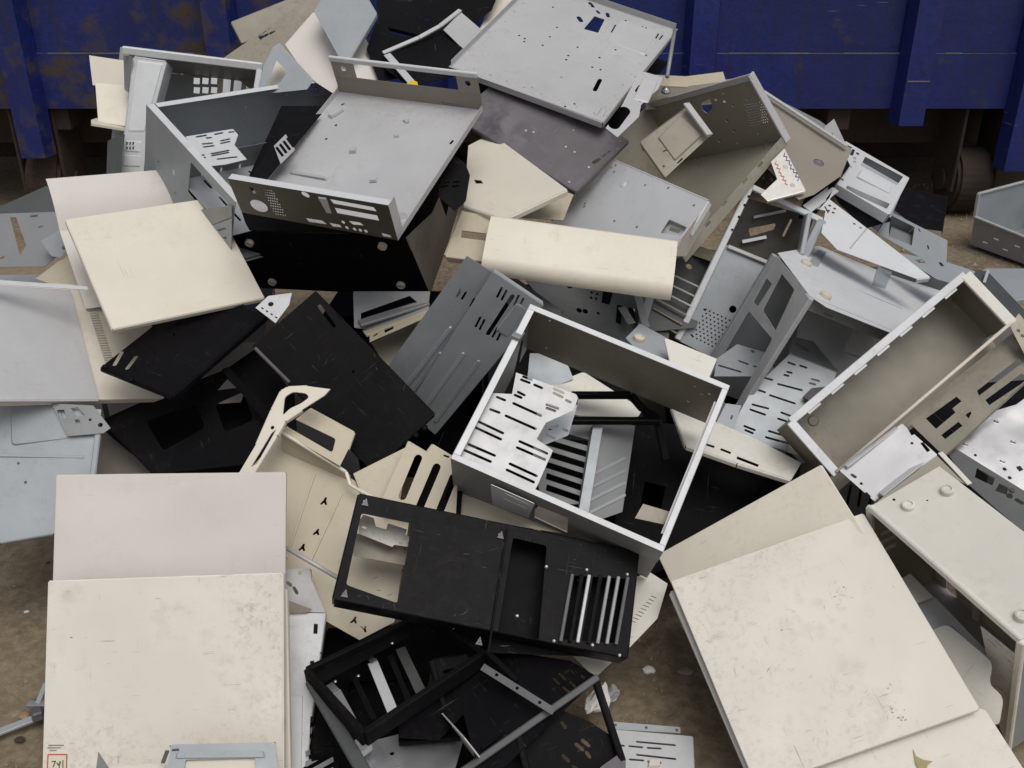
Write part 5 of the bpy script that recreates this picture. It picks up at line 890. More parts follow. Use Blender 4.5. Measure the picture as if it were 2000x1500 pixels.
P3 = TRI(*Q3([(1400, 690), (1500, 720), (1395, 740)], (2.26, 2.26, 2.20))); sheet('lower_shelf', P3, P3.px([(1400, 700), (1440, 672), (1500, 690), (1515, 730), (1500, 735), (1395, 735)]), 'bluegrey', t_, [pslot(P3, (1444, 705), (1460, 711), .006), pslot(P3, (1405, 714), (1446, 726), .006), pcirc(P3, (1470, 686), .005, 8), pslot(P3, (1472, 715), (1484, 718), .005)])
P4 = TRI(*Q3([(1385, 790), (1430, 800), (1400, 845)], (2.10, 2.10, 2.06))); sheet('lower_flap', P4, P4.px([(1418, 788), (1448, 792), (1425, 855), (1410, 855), (1396, 832)]), 'bluegrey', t_, [pslot(P4, (1430, 812), (1428, 818), .004)])
P5 = TRI(*Q3([(1570, 600), (1760, 668), (1560, 720)], (2.30, 2.36, 2.24))); sheet('inner_floor', P5, P5.px([(1572, 590), (1660, 622), (1790, 668), (1720, 740), (1600, 800), (1540, 720)]), 'silver', t_, [pslot(P5, (1560, 606), (1550, 640), .008)])
P6 = TRI(*Q3([(1665, 645), (1706, 655), (1652, 685)], (2.28, 2.29, 2.26))); sheet('raised_plate', P6, P6.px([(1666, 642), (1708, 658), (1688, 697), (1650, 684)]), 'silver', t_, fl={2: .008, 3: .008})
flat('side_panel', 'pale cream panel corner under the grey tower cage', 'case panel', Q3([(1550, 790), (1620, 800), (1540, 870)], (2.16, 2.16, 2.10)), [(1552, 800), (1580, 780), (1625, 790), (1600, 900), (1535, 882), (1550, 845)], 'white_cream')
flat('metal_clip', 'dark blue plastic clip beside the grey tower cage', 'clip', Q3([(1570, 770), (1610, 760), (1575, 790)], (2.13, 2.13, 2.11)), [(1568, 775), (1585, 758), (1612, 755), (1606, 775), (1580, 782)], 'purple', t=.006)
# ------------------------------------------------------------------ tan case right
B = Box('tan_case'); t_ = thing('computer_case', 'open tan-lined case shell with a thin rod along its edge', 'computer case', B.M)
W = B.wall('x', 0, (0, -1.4, 1, 1)); 
W = B.wall('z', .30, (.01, 0, 1.3, 1)); sheet('floor', W, W.full(), 'olive', t_, [pcirc(W, (1585, 822), .002, 6), pcirc(W, (1868, 588), .002, 6)])
for c in ((1588, 822), (1870, 590)): emboss(W, circ(W.px([c])[0], .012, 18), .0025, 'olive', t_, 'foot_boss', .003)
for ax, v in (('x', 0), ('y', 0), ('y', 1)):
    W = B.wall(ax, v, (0, .30, 1, 1)); sheet('wall', W, W.full(), 'olive', t_)
bar('rim', B.pt(0, 0, 1), B.pt(0, 1, 1), .016, .006, 'white_steel', t_, up=B.R @ Vector((0, 0, 1))); bar('rim', B.pt(0, 0, 1), B.pt(1, 0, 1), .018, .006, 'white_steel', t_, up=B.R @ Vector((0, 0, 1))); bar('rim', B.pt(0, 1, 1), B.pt(1, 1, 1), .024, .008, 'white_cream', t_, up=B.R @ Vector((0, 0, 1)))
for i in range(7): bar('torn_edge', B.pt(.06, .08 + .13 * i, 1.0), B.pt(.06, .08 + .13 * i + .07, .99), .010, .003, 'silver', t_, up=B.R @ Vector((0, 0, 1)))
rod('rod', B.pt(.97, -.0, 1.02), B.pt(.97, 1.0, 1.02), .0035, 'cream', t_)
P = TRI(*Q3([(1640, 915), (1985, 640), (1850, 890)], (1.94, 2.02, 1.90)))
nh = [P.px(q) for q in ([(1808, 818), (1868, 775), (1878, 784), (1860, 798), (1866, 806), (1828, 838)], [(1838, 850), (1872, 824), (1880, 832), (1846, 858)], [(1908, 764), (1990, 700), (1998, 708), (1912, 774)], [(1924, 782), (1995, 730), (2010, 740), (1932, 792)])] + [P.px([(1888, 808), (1896, 804), (1897, 808), (1892, 818), (1886, 812)])]
sheet('side_wall', P, P.px([(1640, 920), (1985, 645), (2040, 690), (2000, 745), (1842, 890), (1780, 830), (1660, 925)]), 'olive', t_, nh, fl={3: .01})
P2 = TRI(*Q3([(1970, 640), (2000, 645), (1985, 700)], (1.98, 1.98, 1.95))); sheet('end_flap', P2, P2.px([(1972, 636), (1990, 612), (2030, 660), (2020, 700), (2000, 690)]), 'gold', t_, [pcirc(P2, (1989, 646), .004, 8), pcirc(P2, (1997, 656), .004, 8)])
P = TRI(*Q3([(1650, 925), (1762, 830), (1706, 978)], (1.90, 1.93, 1.86))); sheet('drive_plate', P, P.px([(1640, 920), (1762, 828), (1830, 888), (1706, 978)]), 'silver', t_, [P.px([(1770, 834), (1777, 832), (1788, 848), (1780, 851)]), P.px([(1797, 866), (1803, 864), (1817, 880), (1811, 884)]), pcirc(P, (1781, 866), .003, 8), pcirc(P, (1682, 945), .003, 8), pslot(P, (1664, 928), (1670, 932), .006), pslot(P, (1692, 964), (1698, 970), .005)], fl={0: .012, 2: .02})
bar('plate_fold', at(1720, 968, 1.855), at(1815, 893, 1.89), .012, .008, 'silver', t_); bar('plate_fold', at(1652, 912, 1.90), at(1752, 836, 1.93), .008, .006, 'silver', t_)
P2 = TRI(*Q3([(1740, 960), (1830, 890), (1870, 925)], (1.85, 1.88, 1.85))); sheet('lower_wall', P2, P2.px([(1715, 978), (1830, 890), (1885, 945), (1840, 925), (1720, 990)]), 'gold', t_, [pslot(P2, (1818, 932), (1828, 918), .005)])
# shiny panel at the right edge and the dark chassis beneath it
P = TRI(*Q3([(1850, 872), (2000, 770), (2000, 970)], (1.94, 2.0, 1.86))); t_ = thing('side_panel', 'glossy bluish steel panel with small dents at the right', 'case panel', P.M)
sheet('panel_sheet', P, P.px([(1850, 866), (1900, 815), (1985, 790), (2080, 720), (2120, 1040), (1990, 955)]), 'shiny', t_, [P.px([(1984, 912), (1992, 909), (1999, 917), (1991, 921)]), pcirc(P, (1962, 916), .004, 8), pcirc(P, (1972, 933), .004, 8), pcirc(P, (1905, 889), .003, 8)], fl={5: .012, 4: .012})
for c in ((1943, 822), (1976, 862), (1883, 867), (1955, 900), (1905, 905)): emboss(P, pslot(P, c, (c[0] + 6, c[1] + 2), .005), .0025, 'shiny', t_, 'dent', .002)
P = TRI(*Q3([(1850, 880), (2000, 975), (1860, 920)], (1.93, 1.85, 1.90))); t_ = thing('case_chassis', 'dark punched chassis wall between glossy panel and footed cream case', 'case chassis', P.M)
sheet('punched_wall', P, P.px([(1840, 868), (1860, 872), (2100, 1020), (2110, 1090), (2000, 1040), (1890, 945)]), 'darkgrey', t_, [P.px([(1908, 914), (1944, 934), (1938, 948), (1904, 932)]), P.px([(1952, 944), (1970, 952), (1966, 966), (1944, 958)]), pcirc(P, (1976, 958), .006), pcirc(P, (1972, 968), .006), pslot(P, (1986, 976), (1996, 982), .008)], fl={0: .01})
bar('edge_strip', at(1836, 884, 1.90), at(1894, 946, 1.85), .012, .003, 'white_cream', None, label='bent cream edge strip beside the footed cream case', cat='metal strip')
# ------------------------------------------------------------------ cream case with feet, lower right
B = Box('feet_case'); t_ = thing('computer_case', 'cream computer case lying on its side with round feet on top', 'computer case', B.M)
W = B.wall('z', 1); sheet('bottom_plate', W, W.full(), 'white_cream', t_, [pcirc(W, (1746, 976), .003, 8), pcirc(W, (1811, 978), .002, 6)])
for c in ((1774, 991), (1850, 961), (1996, 1206)): foot(W, c, t_, 'white_cream', .0115)
for a, b_, e in (((0, 0, 1), (1, 0, 1), 'y'), ((0, 0, 0), (0, 0, 1), 'z'), ((1, 0, 0), (1, 0, 1), 'z')): bar('edge_lip', B.pt(*a), B.pt(*b_), .012, .012, 'white_cream', t_)
W = B.wall('y', 1); sheet('far_wall', W, W.full(), 'white_cream', t_, [rnd(W.px([(1848, 1130), (1864, 1135), (1870, 1175), (1850, 1170)]), .003)])
W = B.wall('x', 0); sheet('end_wall', W, W.full(), 'gold', t_, [slot((.03, .30 - .03 * i), (.13, .30 - .03 * i), .010) for i in range(5)] if False else [W.px([(1720, 1040 + 17 * i), (1752, 1026 + 17 * i), (1752, 1033 + 17 * i), (1720, 1048 + 17 * i)]) for i in range(3)])
W = B.wall('x', 1); sheet('end_wall', W, W.full(), 'bluegrey', t_)
bar('edge_lip', B.pt(0, 0, 0), B.pt(1, 0, 0), .012, .012, 'white_cream', t_)
W = B.wall('y', .03); sheet('slotted_plate', W, W.px([(1916, 1222), (1990, 1282), (1992, 1330), (1962, 1450), (1935, 1345), (1932, 1300)]), 'white_cream', t_, [pslot(W, (x, y), (x + 14, y + 13), .003) for x, y in ((1930, 1248), (1944, 1250), (1970, 1288), (1976, 1300), (1950, 1316), (1976, 1338), (1944, 1336), (1972, 1362))])
W = B.wall('z', .02, (0, 0, 1, 1)); sheet('floor', W, W.full(), 'silver', t_)
for f in (.34, .62): bar('inner_post', B.pt(f, .96, .02), B.pt(f, .96, .98), .016, .012, 'white_cream', t_)
bar('inner_rail', B.pt(.02, .9, .45), B.pt(.98, .9, .45), .014, .010, 'silver', t_); bar('inner_rail', B.pt(.02, .5, .08), B.pt(.98, .5, .08), .02, .010, 'silver', t_)
# loose bezel pieces inside the opening
flat('plastic_cover', 'grey plastic bezel corner inside the footed cream case', 'bezel', Q3([(1745, 1125), (1820, 1165), (1770, 1185)], (1.80, 1.76, 1.74)), [(1735, 1145), (1778, 1120), (1822, 1165), (1772, 1185)], 'pink_cream', t=.003)
flat('plastic_cover', 'rounded cream front bezel tucked between two cases at the right', 'bezel', Q3([(1810, 1230), (1940, 1330), (1880, 1390)], (1.72, 1.62, 1.62)), [(1800, 1240), (1850, 1218), (1940, 1295), (1930, 1335), (1960, 1360), (1950, 1420), (1880, 1380)], 'white_cream', t=.004, rr=.012, fl=None)
flat('plastic_cover', 'grey lower bezel piece below the rounded cream bezel', 'bezel', Q3([(1780, 1185), (1830, 1170), (1930, 1300)], (1.76, 1.76, 1.66)), [(1775, 1185), (1825, 1165), (1945, 1290), (1930, 1305), (1860, 1222), (1812, 1238)], 'silver', t=.003)
# ------------------------------------------------------------------ large cream panels, lower right
lid(QUAD('cream_back').off(-.006), 'cream', 'smooth cream panel tucked behind the large scuffed cream panel')
P = QUAD('cream_big'); oc = lid(P, 'cream_dirty', 'large scuffed cream side panel with muddy marks, lying tilted', w_=.007)
scuffs(P, [((1640, 1165), 14, .018, .012, .3), ((1530, 1210), 14, .03, .010, .5), ((1560, 1300), 12, .03, .012, .6), ((1745, 1392), 12, .010, .008, 1.0), ((1690, 1365), 8, .012, .012, .3), ((1560, 1440), 12, .03, .012, .8), ((1470, 1320), 6, .02, .014, .7)], 'rub', oc, 3)
scuffs(P, [((1741, 1386), 6, .003, .005, 1.0), ((1762, 1405), 7, .004, .005, .8), ((1738, 1344), 4, .003, .004, 1.2), ((1625, 1170), 3, .012, .003, .5), ((1500, 1312), 2, .002, .012, .8), ((1704, 1252), 1, .001, .006, 1.2)], 'rub_dark', oc, 4)
def smear(P, pts, mat, parent, seed=0, n=10):
    """small flecks of dried mud stuck on a panel, one part"""
    r = random.Random(seed); bm = bmesh.new()
    for c, rad in pts:
        u = P.px([c])[0]
        for k in range(n):
            x, y = u[0] + r.gauss(0, rad), u[1] + r.gauss(0, rad * .7); s_ = r.uniform(.0004, .0013); m = 7; ph = r.uniform(0, 6)
            el = r.uniform(1, 2.6); rim = [bm.verts.new((x + s_ * el * math.cos(ph + 2 * math.pi * i / m) * r.uniform(.6, 1.1), y + s_ * math.sin(ph + 2 * math.pi * i / m) * r.uniform(.6, 1.1), .0004)) for i in range(m)]
            top = bm.verts.new((x, y, .0004 + s_ * .35))
            for i in range(m): bm.faces.new([rim[i], rim[(i + 1) % m], top])
    o = link('mud_flecks', bm, mat, P.M, parent); o['kind'] = 'stuff'
sheetmat('mud', (.40, .33, .25), .9, 0, .4, (.14, .10, .06), .6, (.4, .33, .22), .3)
smear(P, [((1640, 1160), .025), ((1745, 1390), .008), ((1762, 1406), .008), ((1610, 1250), .06)], 'mud', oc, 3, 4)
smear(QUAD('stack_b'), [((425, 1195), .004), ((500, 1150), .004), ((340, 1320), .02), ((230, 1380), .03), ((360, 1335), .012), ((150, 1240), .02), ((330, 1380), .006)], 'mud', ob, 8, 3)
Pu = QUAD('cream_big').off(-.02); out = [(1470, 1480), (1900, 1380), (1925, 1388), (2010, 1520), (2040, 1580), (1560, 1680)]
o36 = sheet('side_panel', Pu, Pu.px(out), 'cream_dirty', None, fl={3: .01}, label='cream side panel lying under the large scuffed panel, leaf on it', cat='case panel')
P = Pu.off(.004); leaf = [(1783, 1462), (1790, 1476), (1802, 1484), (1822, 1486), (1812, 1494), (1806, 1512), (1796, 1506), (1788, 1490)]
sheet('dry_leaf', P, P.px(leaf), 'leaf', None, label='small dry brownish leaf lying on a cream panel', cat='leaf', t=.0005, fn=lambda x, y: .002 * math.sin(x * 300))
Pu2 = QUAD('cream_big').off(-.022); sheet('side_panel', Pu2, Pu2.px([(1309, 1158), (1420, 1120), (1590, 1560), (1482, 1560)]), 'white_cream', None, fl={3: .010, 0: .010}, label='pale sheet whose edge alone shows beneath the scuffed panel', cat='case panel')
# ------------------------------------------------------------------ black cases, lower centre
P = QUAD('black_front'); t_ = thing('computer_case', 'black case front lying flat with a square window and silver louvres', 'computer case', P.M)
hol = [rnd(P.px([(706, 1002), (806, 1022), (776, 1178), (676, 1142)]), .005), rnd(P.px([(1002, 1050), (1068, 1066), (1052, 1250), (972, 1235)]), .004)]
hol += [P.px([(1122 + 18 * i, 1124 + 1.2 * i), (1132 + 18 * i, 1125 + 1.2 * i), (1110 + 18 * i, 1250 + 1.2 * i), (1100 + 18 * i, 1249 + 1.2 * i)]) for i in range(6)]
sheet('front_plate', P, P.full(), 'blackgloss', t_, hol, fl={0: .05, 1: .05, 2: .05, 3: .05}, t=.0018)
up = P.M.to_3x3() @ Vector((0, 0, 1))
q = [P.M @ Vector((*v, .002)) for v in P.px([(990, 1034), (953, 1276)])]; bar('centre_fold', q[0], q[1], .004, .006, 'black', t_, up=up)
for i, m_ in enumerate(('darkgrey', 'black', 'silver', 'black', 'grey', 'grey', 'darkgrey')):
    x = 1106 + 18 * i - (3 if i == 2 else 0); q = [P.M @ Vector((*v, .0035)) for v in P.px([(x + 11, 1122 + i), (x - 12, 1254 + i)])]; bar('louvre', q[0], q[1], .006, .006, m_, t_, up=up)
rivets(P, [(1067, 1107), (1146, 1113), (1225, 1122), (1157, 1260), (1210, 1280), (1010, 1203), (712, 980), (672, 1160), (1082, 1252), (935, 1255), (976, 1045)], 'silver', t_, .003, .003)
for c in ((978, 1046), (936, 1253), (714, 982), (674, 1160)): 
    u = P.px([c])[0]; sheet('triangle_tab', P.off(.003), [(u[0] - .006, u[1] - .006), (u[0] + .006, u[1] - .006), (u[0], u[1] + .008)], 'purple', t_)
Pi = P.off(-.05); sheet('inner_wall', Pi, Pi.px([(985, 1030), (1240, 1075), (1225, 1285), (955, 1275)]), 'black', t_)
# bright bracket seen through the window
P = TRI(*Q3([(700, 1005), (800, 1040), (690, 1080)], (1.79, 1.79, 1.75))); t_ = thing('bracket_plate', 'bright cream metal bracket seen through the black window', 'bracket', P.M)
sheet('plate', P, P.px([(702, 1016), (710, 1005), (730, 1012), (734, 1028), (754, 1034), (758, 1022), (795, 1034), (792, 1044), (800, 1048), (796, 1068), (770, 1064), (766, 1068), (700, 1042)]), 'white_cream', t_, [pslot(P, (709, 1029), (714, 1031), .004), pcirc(P, (754, 1048), .003, 8), pslot(P, (780, 1061), (785, 1062), .004)])
P2 = P.off(-.03); sheet('brown_plate', P2, P2.px([(690, 1040), (800, 1070), (795, 1105), (690, 1085)]), 'tan', t_)
# black chassis lower centre
P = QUAD('black_lower'); t_ = thing('case_chassis', 'black open chassis with two silver slot covers lying on the ground', 'case chassis', P.M)
L_, T_, R_, B_ = (601, 1318), (835, 1205), (945, 1285), (712, 1442)
up = P.M.to_3x3() @ Vector((0, 0, 1))
def on(P, p, d=0): return P.M @ Vector((*P.px([p])[0], d))
for a, b_ in ((L_, T_), (T_, R_), (R_, B_), (B_, L_)): bar('rim', on(P, a), on(P, b_), .012, .03, 'black', t_, up=up)
sheet('long_wall', P, P.px([L_, T_, (848, 1216), (622, 1338)]), 'black', t_)
Pi = P.off(-.10); sheet('floor', Pi, Pi.px([(600, 1330), (820, 1225), (960, 1300), (712, 1460)]), 'black', t_)
Pm = P.off(-.02)
for i, (a, b_, m_) in enumerate((((655, 1350), (692, 1420), 'grey'), ((728, 1294), (768, 1392), 'white_steel'), ((762, 1280), (800, 1372), 'black'), ((782, 1266), (826, 1360), 'darkgrey'), ((690, 1320), (730, 1404), 'black'))):
    A, C = on(Pm, a), on(Pm, b_); bar('slot_cover', A, C, .018 if m_ != 'black' else .010, .002, m_, t_, up=up)
for c in ((650, 1345), (726, 1290)): 
    u = Pm.px([c])[0]; sheet('slot_tab', Pm.off(.004), [(u[0] - .011, u[1] - .006), (u[0] + .011, u[1] - .006), (u[0] + .011, u[1] + .006), (u[0] - .011, u[1] + .006)], 'shiny', t_)
rivets(P, [(655, 1331), (766, 1256), (700, 1320)], 'shiny', t_, .003)
bar('front_bar', on(P, (606, 1322), -.01), on(P, (720, 1500), -.04), .022, .012, 'darkgrey', t_, up=up)
P2 = TRI(*Q3([(700, 1440), (790, 1400), (720, 1500)], (1.70, 1.72, 1.64))); flat('side_panel', 'white panel wedge poking from under the black chassis', 'case panel', P2, [(710, 1438), (776, 1390), (780, 1412), (716, 1446)], 'white_cream')
P2 = TRI(*Q3([(730, 1450), (900, 1430), (740, 1540)], (1.68, 1.68, 1.60))); flat('side_panel', 'glossy dark reflective panel at the bottom edge', 'case panel', P2, [(700, 1455), (790, 1432), (905, 1445), (890, 1500), (860, 1545), (690, 1560)], 'shiny', holes=lambda P: [pcirc(P, (766, 1473), .004, 8)])
bar('crumpled_clip', at(690, 1452, 1.66), at(716, 1470, 1.64), .03, .012, 'silver', None, label='small crumpled silver clip by the black chassis corner', cat='clip')
# black L-shaped chassis with slots
P = TRI(*Q3([(1163, 1323), (930, 1480), (960, 1280)], (1.70, 1.60, 1.74))); t_ = thing('computer_case', 'black case shell with groups of short slots at the bottom', 'computer case', P.M)
hs1 = [pslot(P, a, b, .005) for a, b in [((1093, 1315), (1104, 1326)), ((1082, 1325), (1092, 1335)), ((1113, 1331), (1123, 1340)), ((1100, 1341), (1110, 1350)), ((1136, 1320), (1140, 1323)), ((1007, 1376), (1010, 1382))]]
sheet('upper_wall', P, P.px([(1168, 1324), (1110, 1290), (955, 1265), (780, 1395), (778, 1440), (858, 1445), (905, 1395), (930, 1490), (850, 1580), (900, 1580)]), 'blackgloss', t_, hs1, fl={0: .012})
bar('ridge', at(1168, 1322, 1.695), at(870, 1530, 1.565), .012, .010, 'darkgrey', t_, up=Vector((0, -.7, .7)))
P2 = TRI(*Q3([(1163, 1330), (1212, 1470), (985, 1470)], (1.70, 1.66, 1.64))); hs2 = [pslot(P2, a, b, .006) for a, b in [((1098, 1412), (1104, 1420)), ((1138, 1446), (1150, 1456)), ((1126, 1454), (1138, 1464)), ((1146, 1470), (1152, 1478)), ((1100, 1476), (1110, 1486)), ((1120, 1498), (1126, 1502))]]
sheet('lower_wall', P2, P2.px([(1100, 1388), (1150, 1408), (1192, 1436), (1212, 1472), (1225, 1600), (930, 1600), (1010, 1440)]), 'black', t_, hs2)
bar('strut', at(1162, 1326, 1.70), at(1216, 1490, 1.64), .012, .012, 'black', t_); bar('strut', at(1012, 1440, 1.63), at(1040, 1560, 1.57), .012, .02, 'black', t_)
P3 = TRI(*Q3([(1180, 1490), (1222, 1480), (1180, 1540)], (1.63, 1.64, 1.60))); sheet('plastic_corner', P3, rnd(P3.px([(1170, 1500), (1210, 1472), (1222, 1480), (1222, 1560), (1165, 1560)]), .006), 'purple', t_, t=.004)
P4 = TRI(*Q3([(780, 1440), (880, 1436), (790, 1400)], (1.66, 1.65, 1.70))); sheet('inner_ledge', P4, P4.px([(778, 1448), (780, 1398), (880, 1392), (900, 1438)]), 'black', t_, fl={3: .008})
P = TRI(*Q3([(864, 1393), (910, 1440), (936, 1478)], (1.66, 1.60, 1.585))); t_ = thing('metal_bracket', 'bent pointed grey bracket on the black slotted case', 'bracket', P.M)
P = TRI(*Q3([(864, 1393), (936, 1478), (905, 1440)], (1.665, 1.585, 1.60))); sheet('blade', P, P.px([(864, 1392), (908, 1440), (938, 1478), (918, 1496), (902, 1480), (892, 1448)]), 'silver', t_, [pcirc(P, (902, 1448), .004, 8)], t=.002)
bar('rail', at(940, 1462, 1.60), at(985, 1430, 1.63), .006, .004, 'black', None, label='thin black rail lying on the slotted black case', cat='metal rail')
# rub marks on the black pieces (dusty streaks)
PB2 = QUAD('black_front'); scuffs(PB2, [((860, 1080), 8, .05, .02, .4), ((900, 1180), 6, .05, .016, 1.0), ((1150, 1100), 8, .03, .01, .2), ((720, 1150), 8, .02, .01, .2)], 'rub_pale', [x for x in COL.objects if x.get('label', '').startswith('black case front')][0], 12)
PB2 = QUAD('black_plate'); scuffs(PB2, [((660, 740), 9, .05, .02, .8), ((760, 800), 6, .04, .018, .5)], 'rub_pale', [x for x in COL.objects if x.get('label', '').startswith('long plain black')][0], 13)
PB2 = QUAD('black_slot'); scuffs(PB2, [((330, 700), 7, .04, .018, .8)], 'rub_pale', [x for x in COL.objects if x.get('label', '').startswith('black steel panel with two')][0], 14)
PB2 = Box('black_case').wall('y', 0); scuffs(PB2, [((600, 520), 8, .06, .02, .3), ((730, 530), 5, .03, .014, .9)], 'rub_pale', [x for x in COL.objects if x.get('label', '').startswith('black computer case with four')][0], 15)
# more black drive-cage scrap in the tangle
P = TRI(*Q3([(760, 1290), (930, 1240), (800, 1400)], (1.74, 1.77, 1.70))); t_ = thing('drive_cage', 'black drive cage with rows of oblong openings in the black tangle', 'drive cage', P.M)
sheet('slotted_wall', P, P.px([(845, 1290), (948, 1272), (1010, 1330), (870, 1400), (830, 1372)]), 'black', t_, [pslot(P, (868 + 22 * i, 1312 - 5 * i + 26 * j), (886 + 22 * i, 1308 - 5 * i + 26 * j), .006) for i in range(4) for j in range(2)], fl={0: .03, 3: .02})
for a, b_ in (((842, 1290), (872, 1400)), ((948, 1272), (1010, 1332))): bar('cage_rail', at(*a, 1.70), at(*b_, 1.67), .010, .012, 'black', t_)
flat('metal_strip', 'dark grey strip with three holes lying across the black tangle', 'metal strip', Q3([(940, 1300), (1080, 1390), (930, 1310)], (1.68, 1.63, 1.675)), [(946, 1296), (1086, 1384), (1078, 1396), (938, 1308)], 'darkgrey', holes=lambda P: [pcirc(P, c, .003, 8) for c in ((970, 1318), (1010, 1344), (1054, 1372))])
# slotted plate on the ground bottom centre right
P = TRI(*Q3([(1200, 1418), (1352, 1438), (1210, 1540)], (1.76, 1.76, 1.66))); t_ = thing('slot_plate', 'pale blue-grey plate with thin horizontal slots on the ground', 'slot plate', P.M)
sheet('plate', P, P.px([(1190, 1424), (1352, 1438), (1358, 1580), (1190, 1580)]), 'white_steel', t_, [pslot(P, a, b, .004) for a, b in [((1244, 1449), (1318, 1455)), ((1229, 1458), (1254, 1460)), ((1265, 1461), (1290, 1462)), ((1244, 1475), (1319, 1482)), ((1230, 1484), (1256, 1486)), ((1196, 1455), (1218, 1457)), ((1266, 1488), (1290, 1490))]], fl={1: .01})
Pt = TRI(*Q3([(1195, 1410), (1330, 1420), (1195, 1424)], (1.775, 1.775, 1.765))); sheet('hinge_strip', Pt, Pt.px([(1192, 1409), (1328, 1420), (1329, 1432), (1192, 1424)]), 'bluegrey', t_, [pcirc(Pt, c, .003, 8) for c in ((1202, 1416), (1262, 1421), (1322, 1426))])
emboss(P, P.px([(1266, 1488), (1290, 1488), (1288, 1502), (1264, 1502)]), .008, 'cream', t_, 'clip', .002)
# crumpled foil / paper
def crumple(name, label, cat, px, Z, sz, mat, seed, sub=3):
    r = random.Random(seed); bm = bmesh.new(); bmesh.ops.create_icosphere(bm, subdivisions=sub, radius=1)
    ks = [(Vector((r.gauss(0, 1), r.gauss(0, 1), r.gauss(0, 1))).normalized(), r.uniform(.35, .85)) for _ in range(16)]
    for v in bm.verts:
        p = v.co.copy()
        for n, d in ks:
            k = p.dot(n)
            if k > d: p -= n * (k - d) * r.uniform(1.0, 1.3)
        v.co = Vector((p.x * sz[0], p.y * sz[1], p.z * sz[2]))
    c = at(*px, Z); M = Matrix.Translation((c.x, c.y, max(c.z, sz[2] * .6))); return tag(link(name, bm, mat, M), label, cat)
crumple('crumpled_foil', 'crumpled white foil wrapper behind the black case strut', 'foil', (1165, 1372), 1.80, (.036, .036, .045), 'paper', 4)
crumple('crumpled_foil', 'dull grey crumpled plastic bag end beside the white foil', 'plastic bag', (1196, 1352), 1.84, (.022, .02, .02), 'silver', 9)
# pale vented panel between black front and cream panel
flat('side_panel', 'pale grey vented panel leaning behind the black louvred front', 'case panel', Q3([(1225, 1150), (1300, 1145), (1225, 1265)], (1.86, 1.88, 1.80)), [(1215, 1135), (1270, 1118), (1304, 1140), (1284, 1208), (1215, 1280), (1205, 1200)], 'white_cream', holes=lambda P: [pslot(P, (1232 + 5 * i, 1212 - 6 * i), (1242 + 5 * i, 1216 - 6 * i), .0014) for i in range(9)])
flat('side_panel', 'pointed pale panel corner under the black louvred front', 'case panel', Q3([(1122, 1285), (1198, 1287), (1160, 1322)], (1.80, 1.82, 1.76)), [(1100, 1262), (1230, 1262), (1198, 1290), (1162, 1323)], 'white_cream')
# bits on the ground
for (px, py), rr, lab in (((1268, 1308), .012, 'crushed pale paper flake on the dirt by the cream panel'), ((1338, 1312), .014, 'thin tan chip of litter on the dirt'), ((52, 1195), .006, 'tiny white pebble on the dirt by the panel stack'), ((48, 1398), .010, 'orange wood splinter beside the bent bar'), ((95, 1100), .007, 'dark pebble on the dirt at the panel corner'), ((38, 1444), .008, 'dark brown stone below the bent bar')):
    c = ground_at(px, py, .004); r = random.Random(px); bm = bmesh.new(); bmesh.ops.create_icosphere(bm, subdivisions=2, radius=1)
    for v in bm.verts: v.co = Vector((v.co.x * rr * r.uniform(.8, 1.4), v.co.y * rr * r.uniform(.7, 1.1), v.co.z * rr * .35))
    tag(link('litter' if px > 1000 else 'pebble', bm, {1268: 'paper', 1338: 'tan', 52: 'paper', 48: 'wood_scrap'}.get(px, 'rusty'), Matrix.Translation(c)), lab, 'litter')
bm = bmesh.new(); r = random.Random(11)
for k in range(7000):
    x = r.uniform(-1.6, 2.4); y = r.uniform(.9, 5.2); s_ = r.uniform(.001, .0045) * (1 if r.random() > .06 else 2.2); m = 5
    a = r.uniform(0, 6); ring = [bm.verts.new((x + s_ * math.cos(a + i * 2 * math.pi / m) * r.uniform(.7, 1.2), y + s_ * math.sin(a + i * 2 * math.pi / m) * r.uniform(.7, 1.2), .0)) for i in range(m)]; tp = bm.verts.new((x, y, .008 + s_ * .6))
    for i in range(m): bm.faces.new([ring[i], ring[(i + 1) % m], tp])
gr = link('gravel', bm, 'mud', Matrix()); gr['kind'] = 'stuff'; gr['label'] = 'fine grit and small stones scattered over the dirt'; gr['category'] = 'grit'
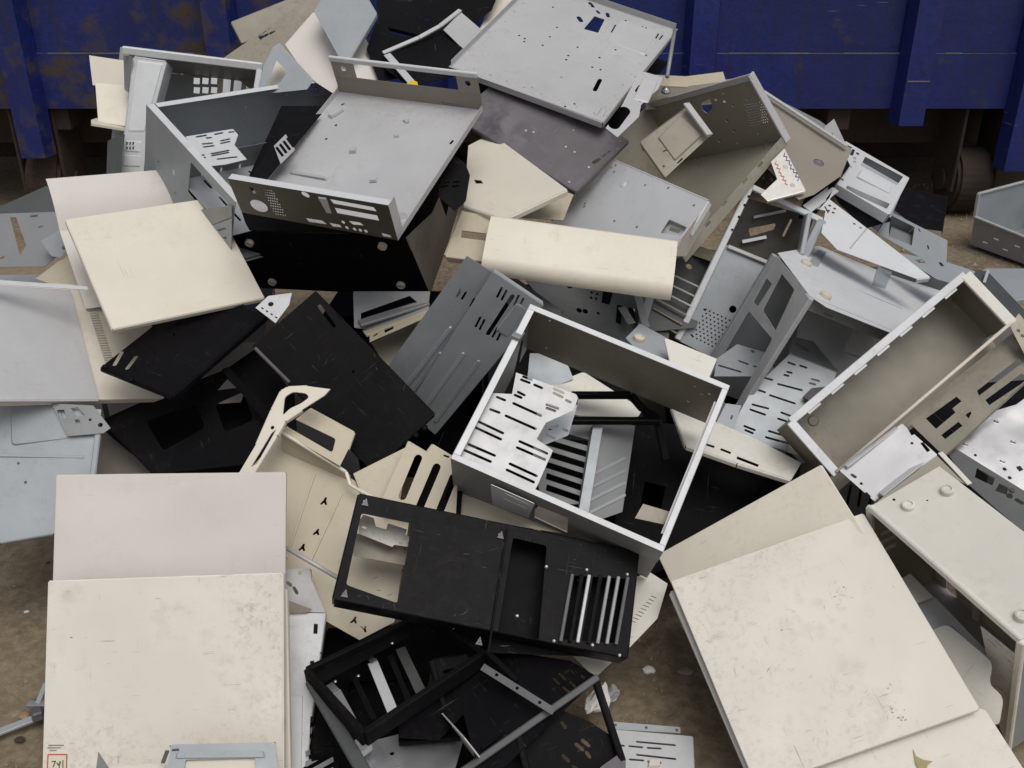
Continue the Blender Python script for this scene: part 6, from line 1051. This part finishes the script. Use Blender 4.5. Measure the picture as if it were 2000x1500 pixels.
# ------------------------------------------------------------------ buried cases that carry the heap
def buried(label, x, y, z, rz, rx, dims, mat, mat2):
    M = Matrix.Translation((x, y, z)) @ Matrix.Rotation(R(rz), 4, 'Z') @ Matrix.Rotation(R(rx), 4, 'X'); a, b_, c = dims
    t = thing('computer_case', label, 'computer case', M)
    def wl(name, cs, m_, holes=()):
        cs = [M @ Vector(p) for p in cs]; P = Plane(frame(cs[0], cs[1] - cs[0], cs[3] - cs[0])); sheet(name, P, P.p3(cs), m_, t, holes)
    wl('front_wall', [(0, 0, 0), (a, 0, 0), (a, 0, c), (0, 0, c)], mat, [slot((a * .2 + .03 * i, c * .3), (a * .2 + .03 * i, c * .6), .008) for i in range(5)])
    wl('side_wall', [(0, .002, 0), (0, b_, 0), (0, b_, c), (0, .002, c)], mat); wl('side_wall', [(a, .002, 0), (a, b_, 0), (a, b_, c), (a, .002, c)], mat)
    wl('rear_wall', [(0.002, b_, 0), (a - .002, b_, 0), (a - .002, b_, c), (.002, b_, c)], mat2); wl('cover', [(.002, .002, c), (a - .002, .002, c), (a - .002, b_ - .002, c), (.002, b_ - .002, c)], mat2, [rnd([(a * .15, b_ * .15), (a * .5, b_ * .15), (a * .5, b_ * .5), (a * .15, b_ * .5)], .01)])
for a_ in (('flat black case buried under the black tangle', -.34, 1.22, .0, 4, 0, (.34, .3, .09), 'black', 'black'),
           ('grey case buried under the blue-grey sheet at the left edge', -1.5, 2.34, .0, 3, 0, (.4, .4, .36), 'grey', 'bluegrey'),
           ('dark case buried under the glossy bluish panel', 1.0, 1.78, .0, 8, 0, (.36, .36, .30), 'darkgrey', 'black'),
           ('grey case buried under the grey plates by the tan-lined case', .95, 2.42, .0, -5, 0, (.42, .4, .36), 'grey', 'darkgrey'),
           ('black case buried under the beige chassis tray', -.72, 1.78, .0, 12, 0, (.4, .38, .2), 'black', 'darkgrey'),
           ('dark grey case buried under the black louvred front', -.22, 1.80, .0, -8, 0, (.4, .36, .17), 'darkgrey', 'black'),
           ('black case buried under the open frame corner', .24, 1.78, .0, 6, 0, (.36, .36, .17), 'black', 'black'),
           ('dull grey case buried below the tan-lined case', .66, 1.95, .0, 14, 0, (.4, .36, .2), 'darkgrey', 'grey'),
           ('grey case buried under the vented cream panel', -1.02, 2.22, .0, 8, 0, (.4, .4, .36), 'grey', 'darkgrey'),
           ('black case buried under the long black panel', -.52, 2.24, .0, -5, 0, (.4, .4, .36), 'black', 'black'),
           ('dark case buried behind the blue-grey channel', -.06, 2.26, .0, 4, 0, (.4, .4, .36), 'darkgrey', 'black'),
           ('dark case buried behind the perforated plate', .42, 2.28, .0, -6, 0, (.4, .4, .38), 'black', 'darkgrey')):
    buried(*a_)
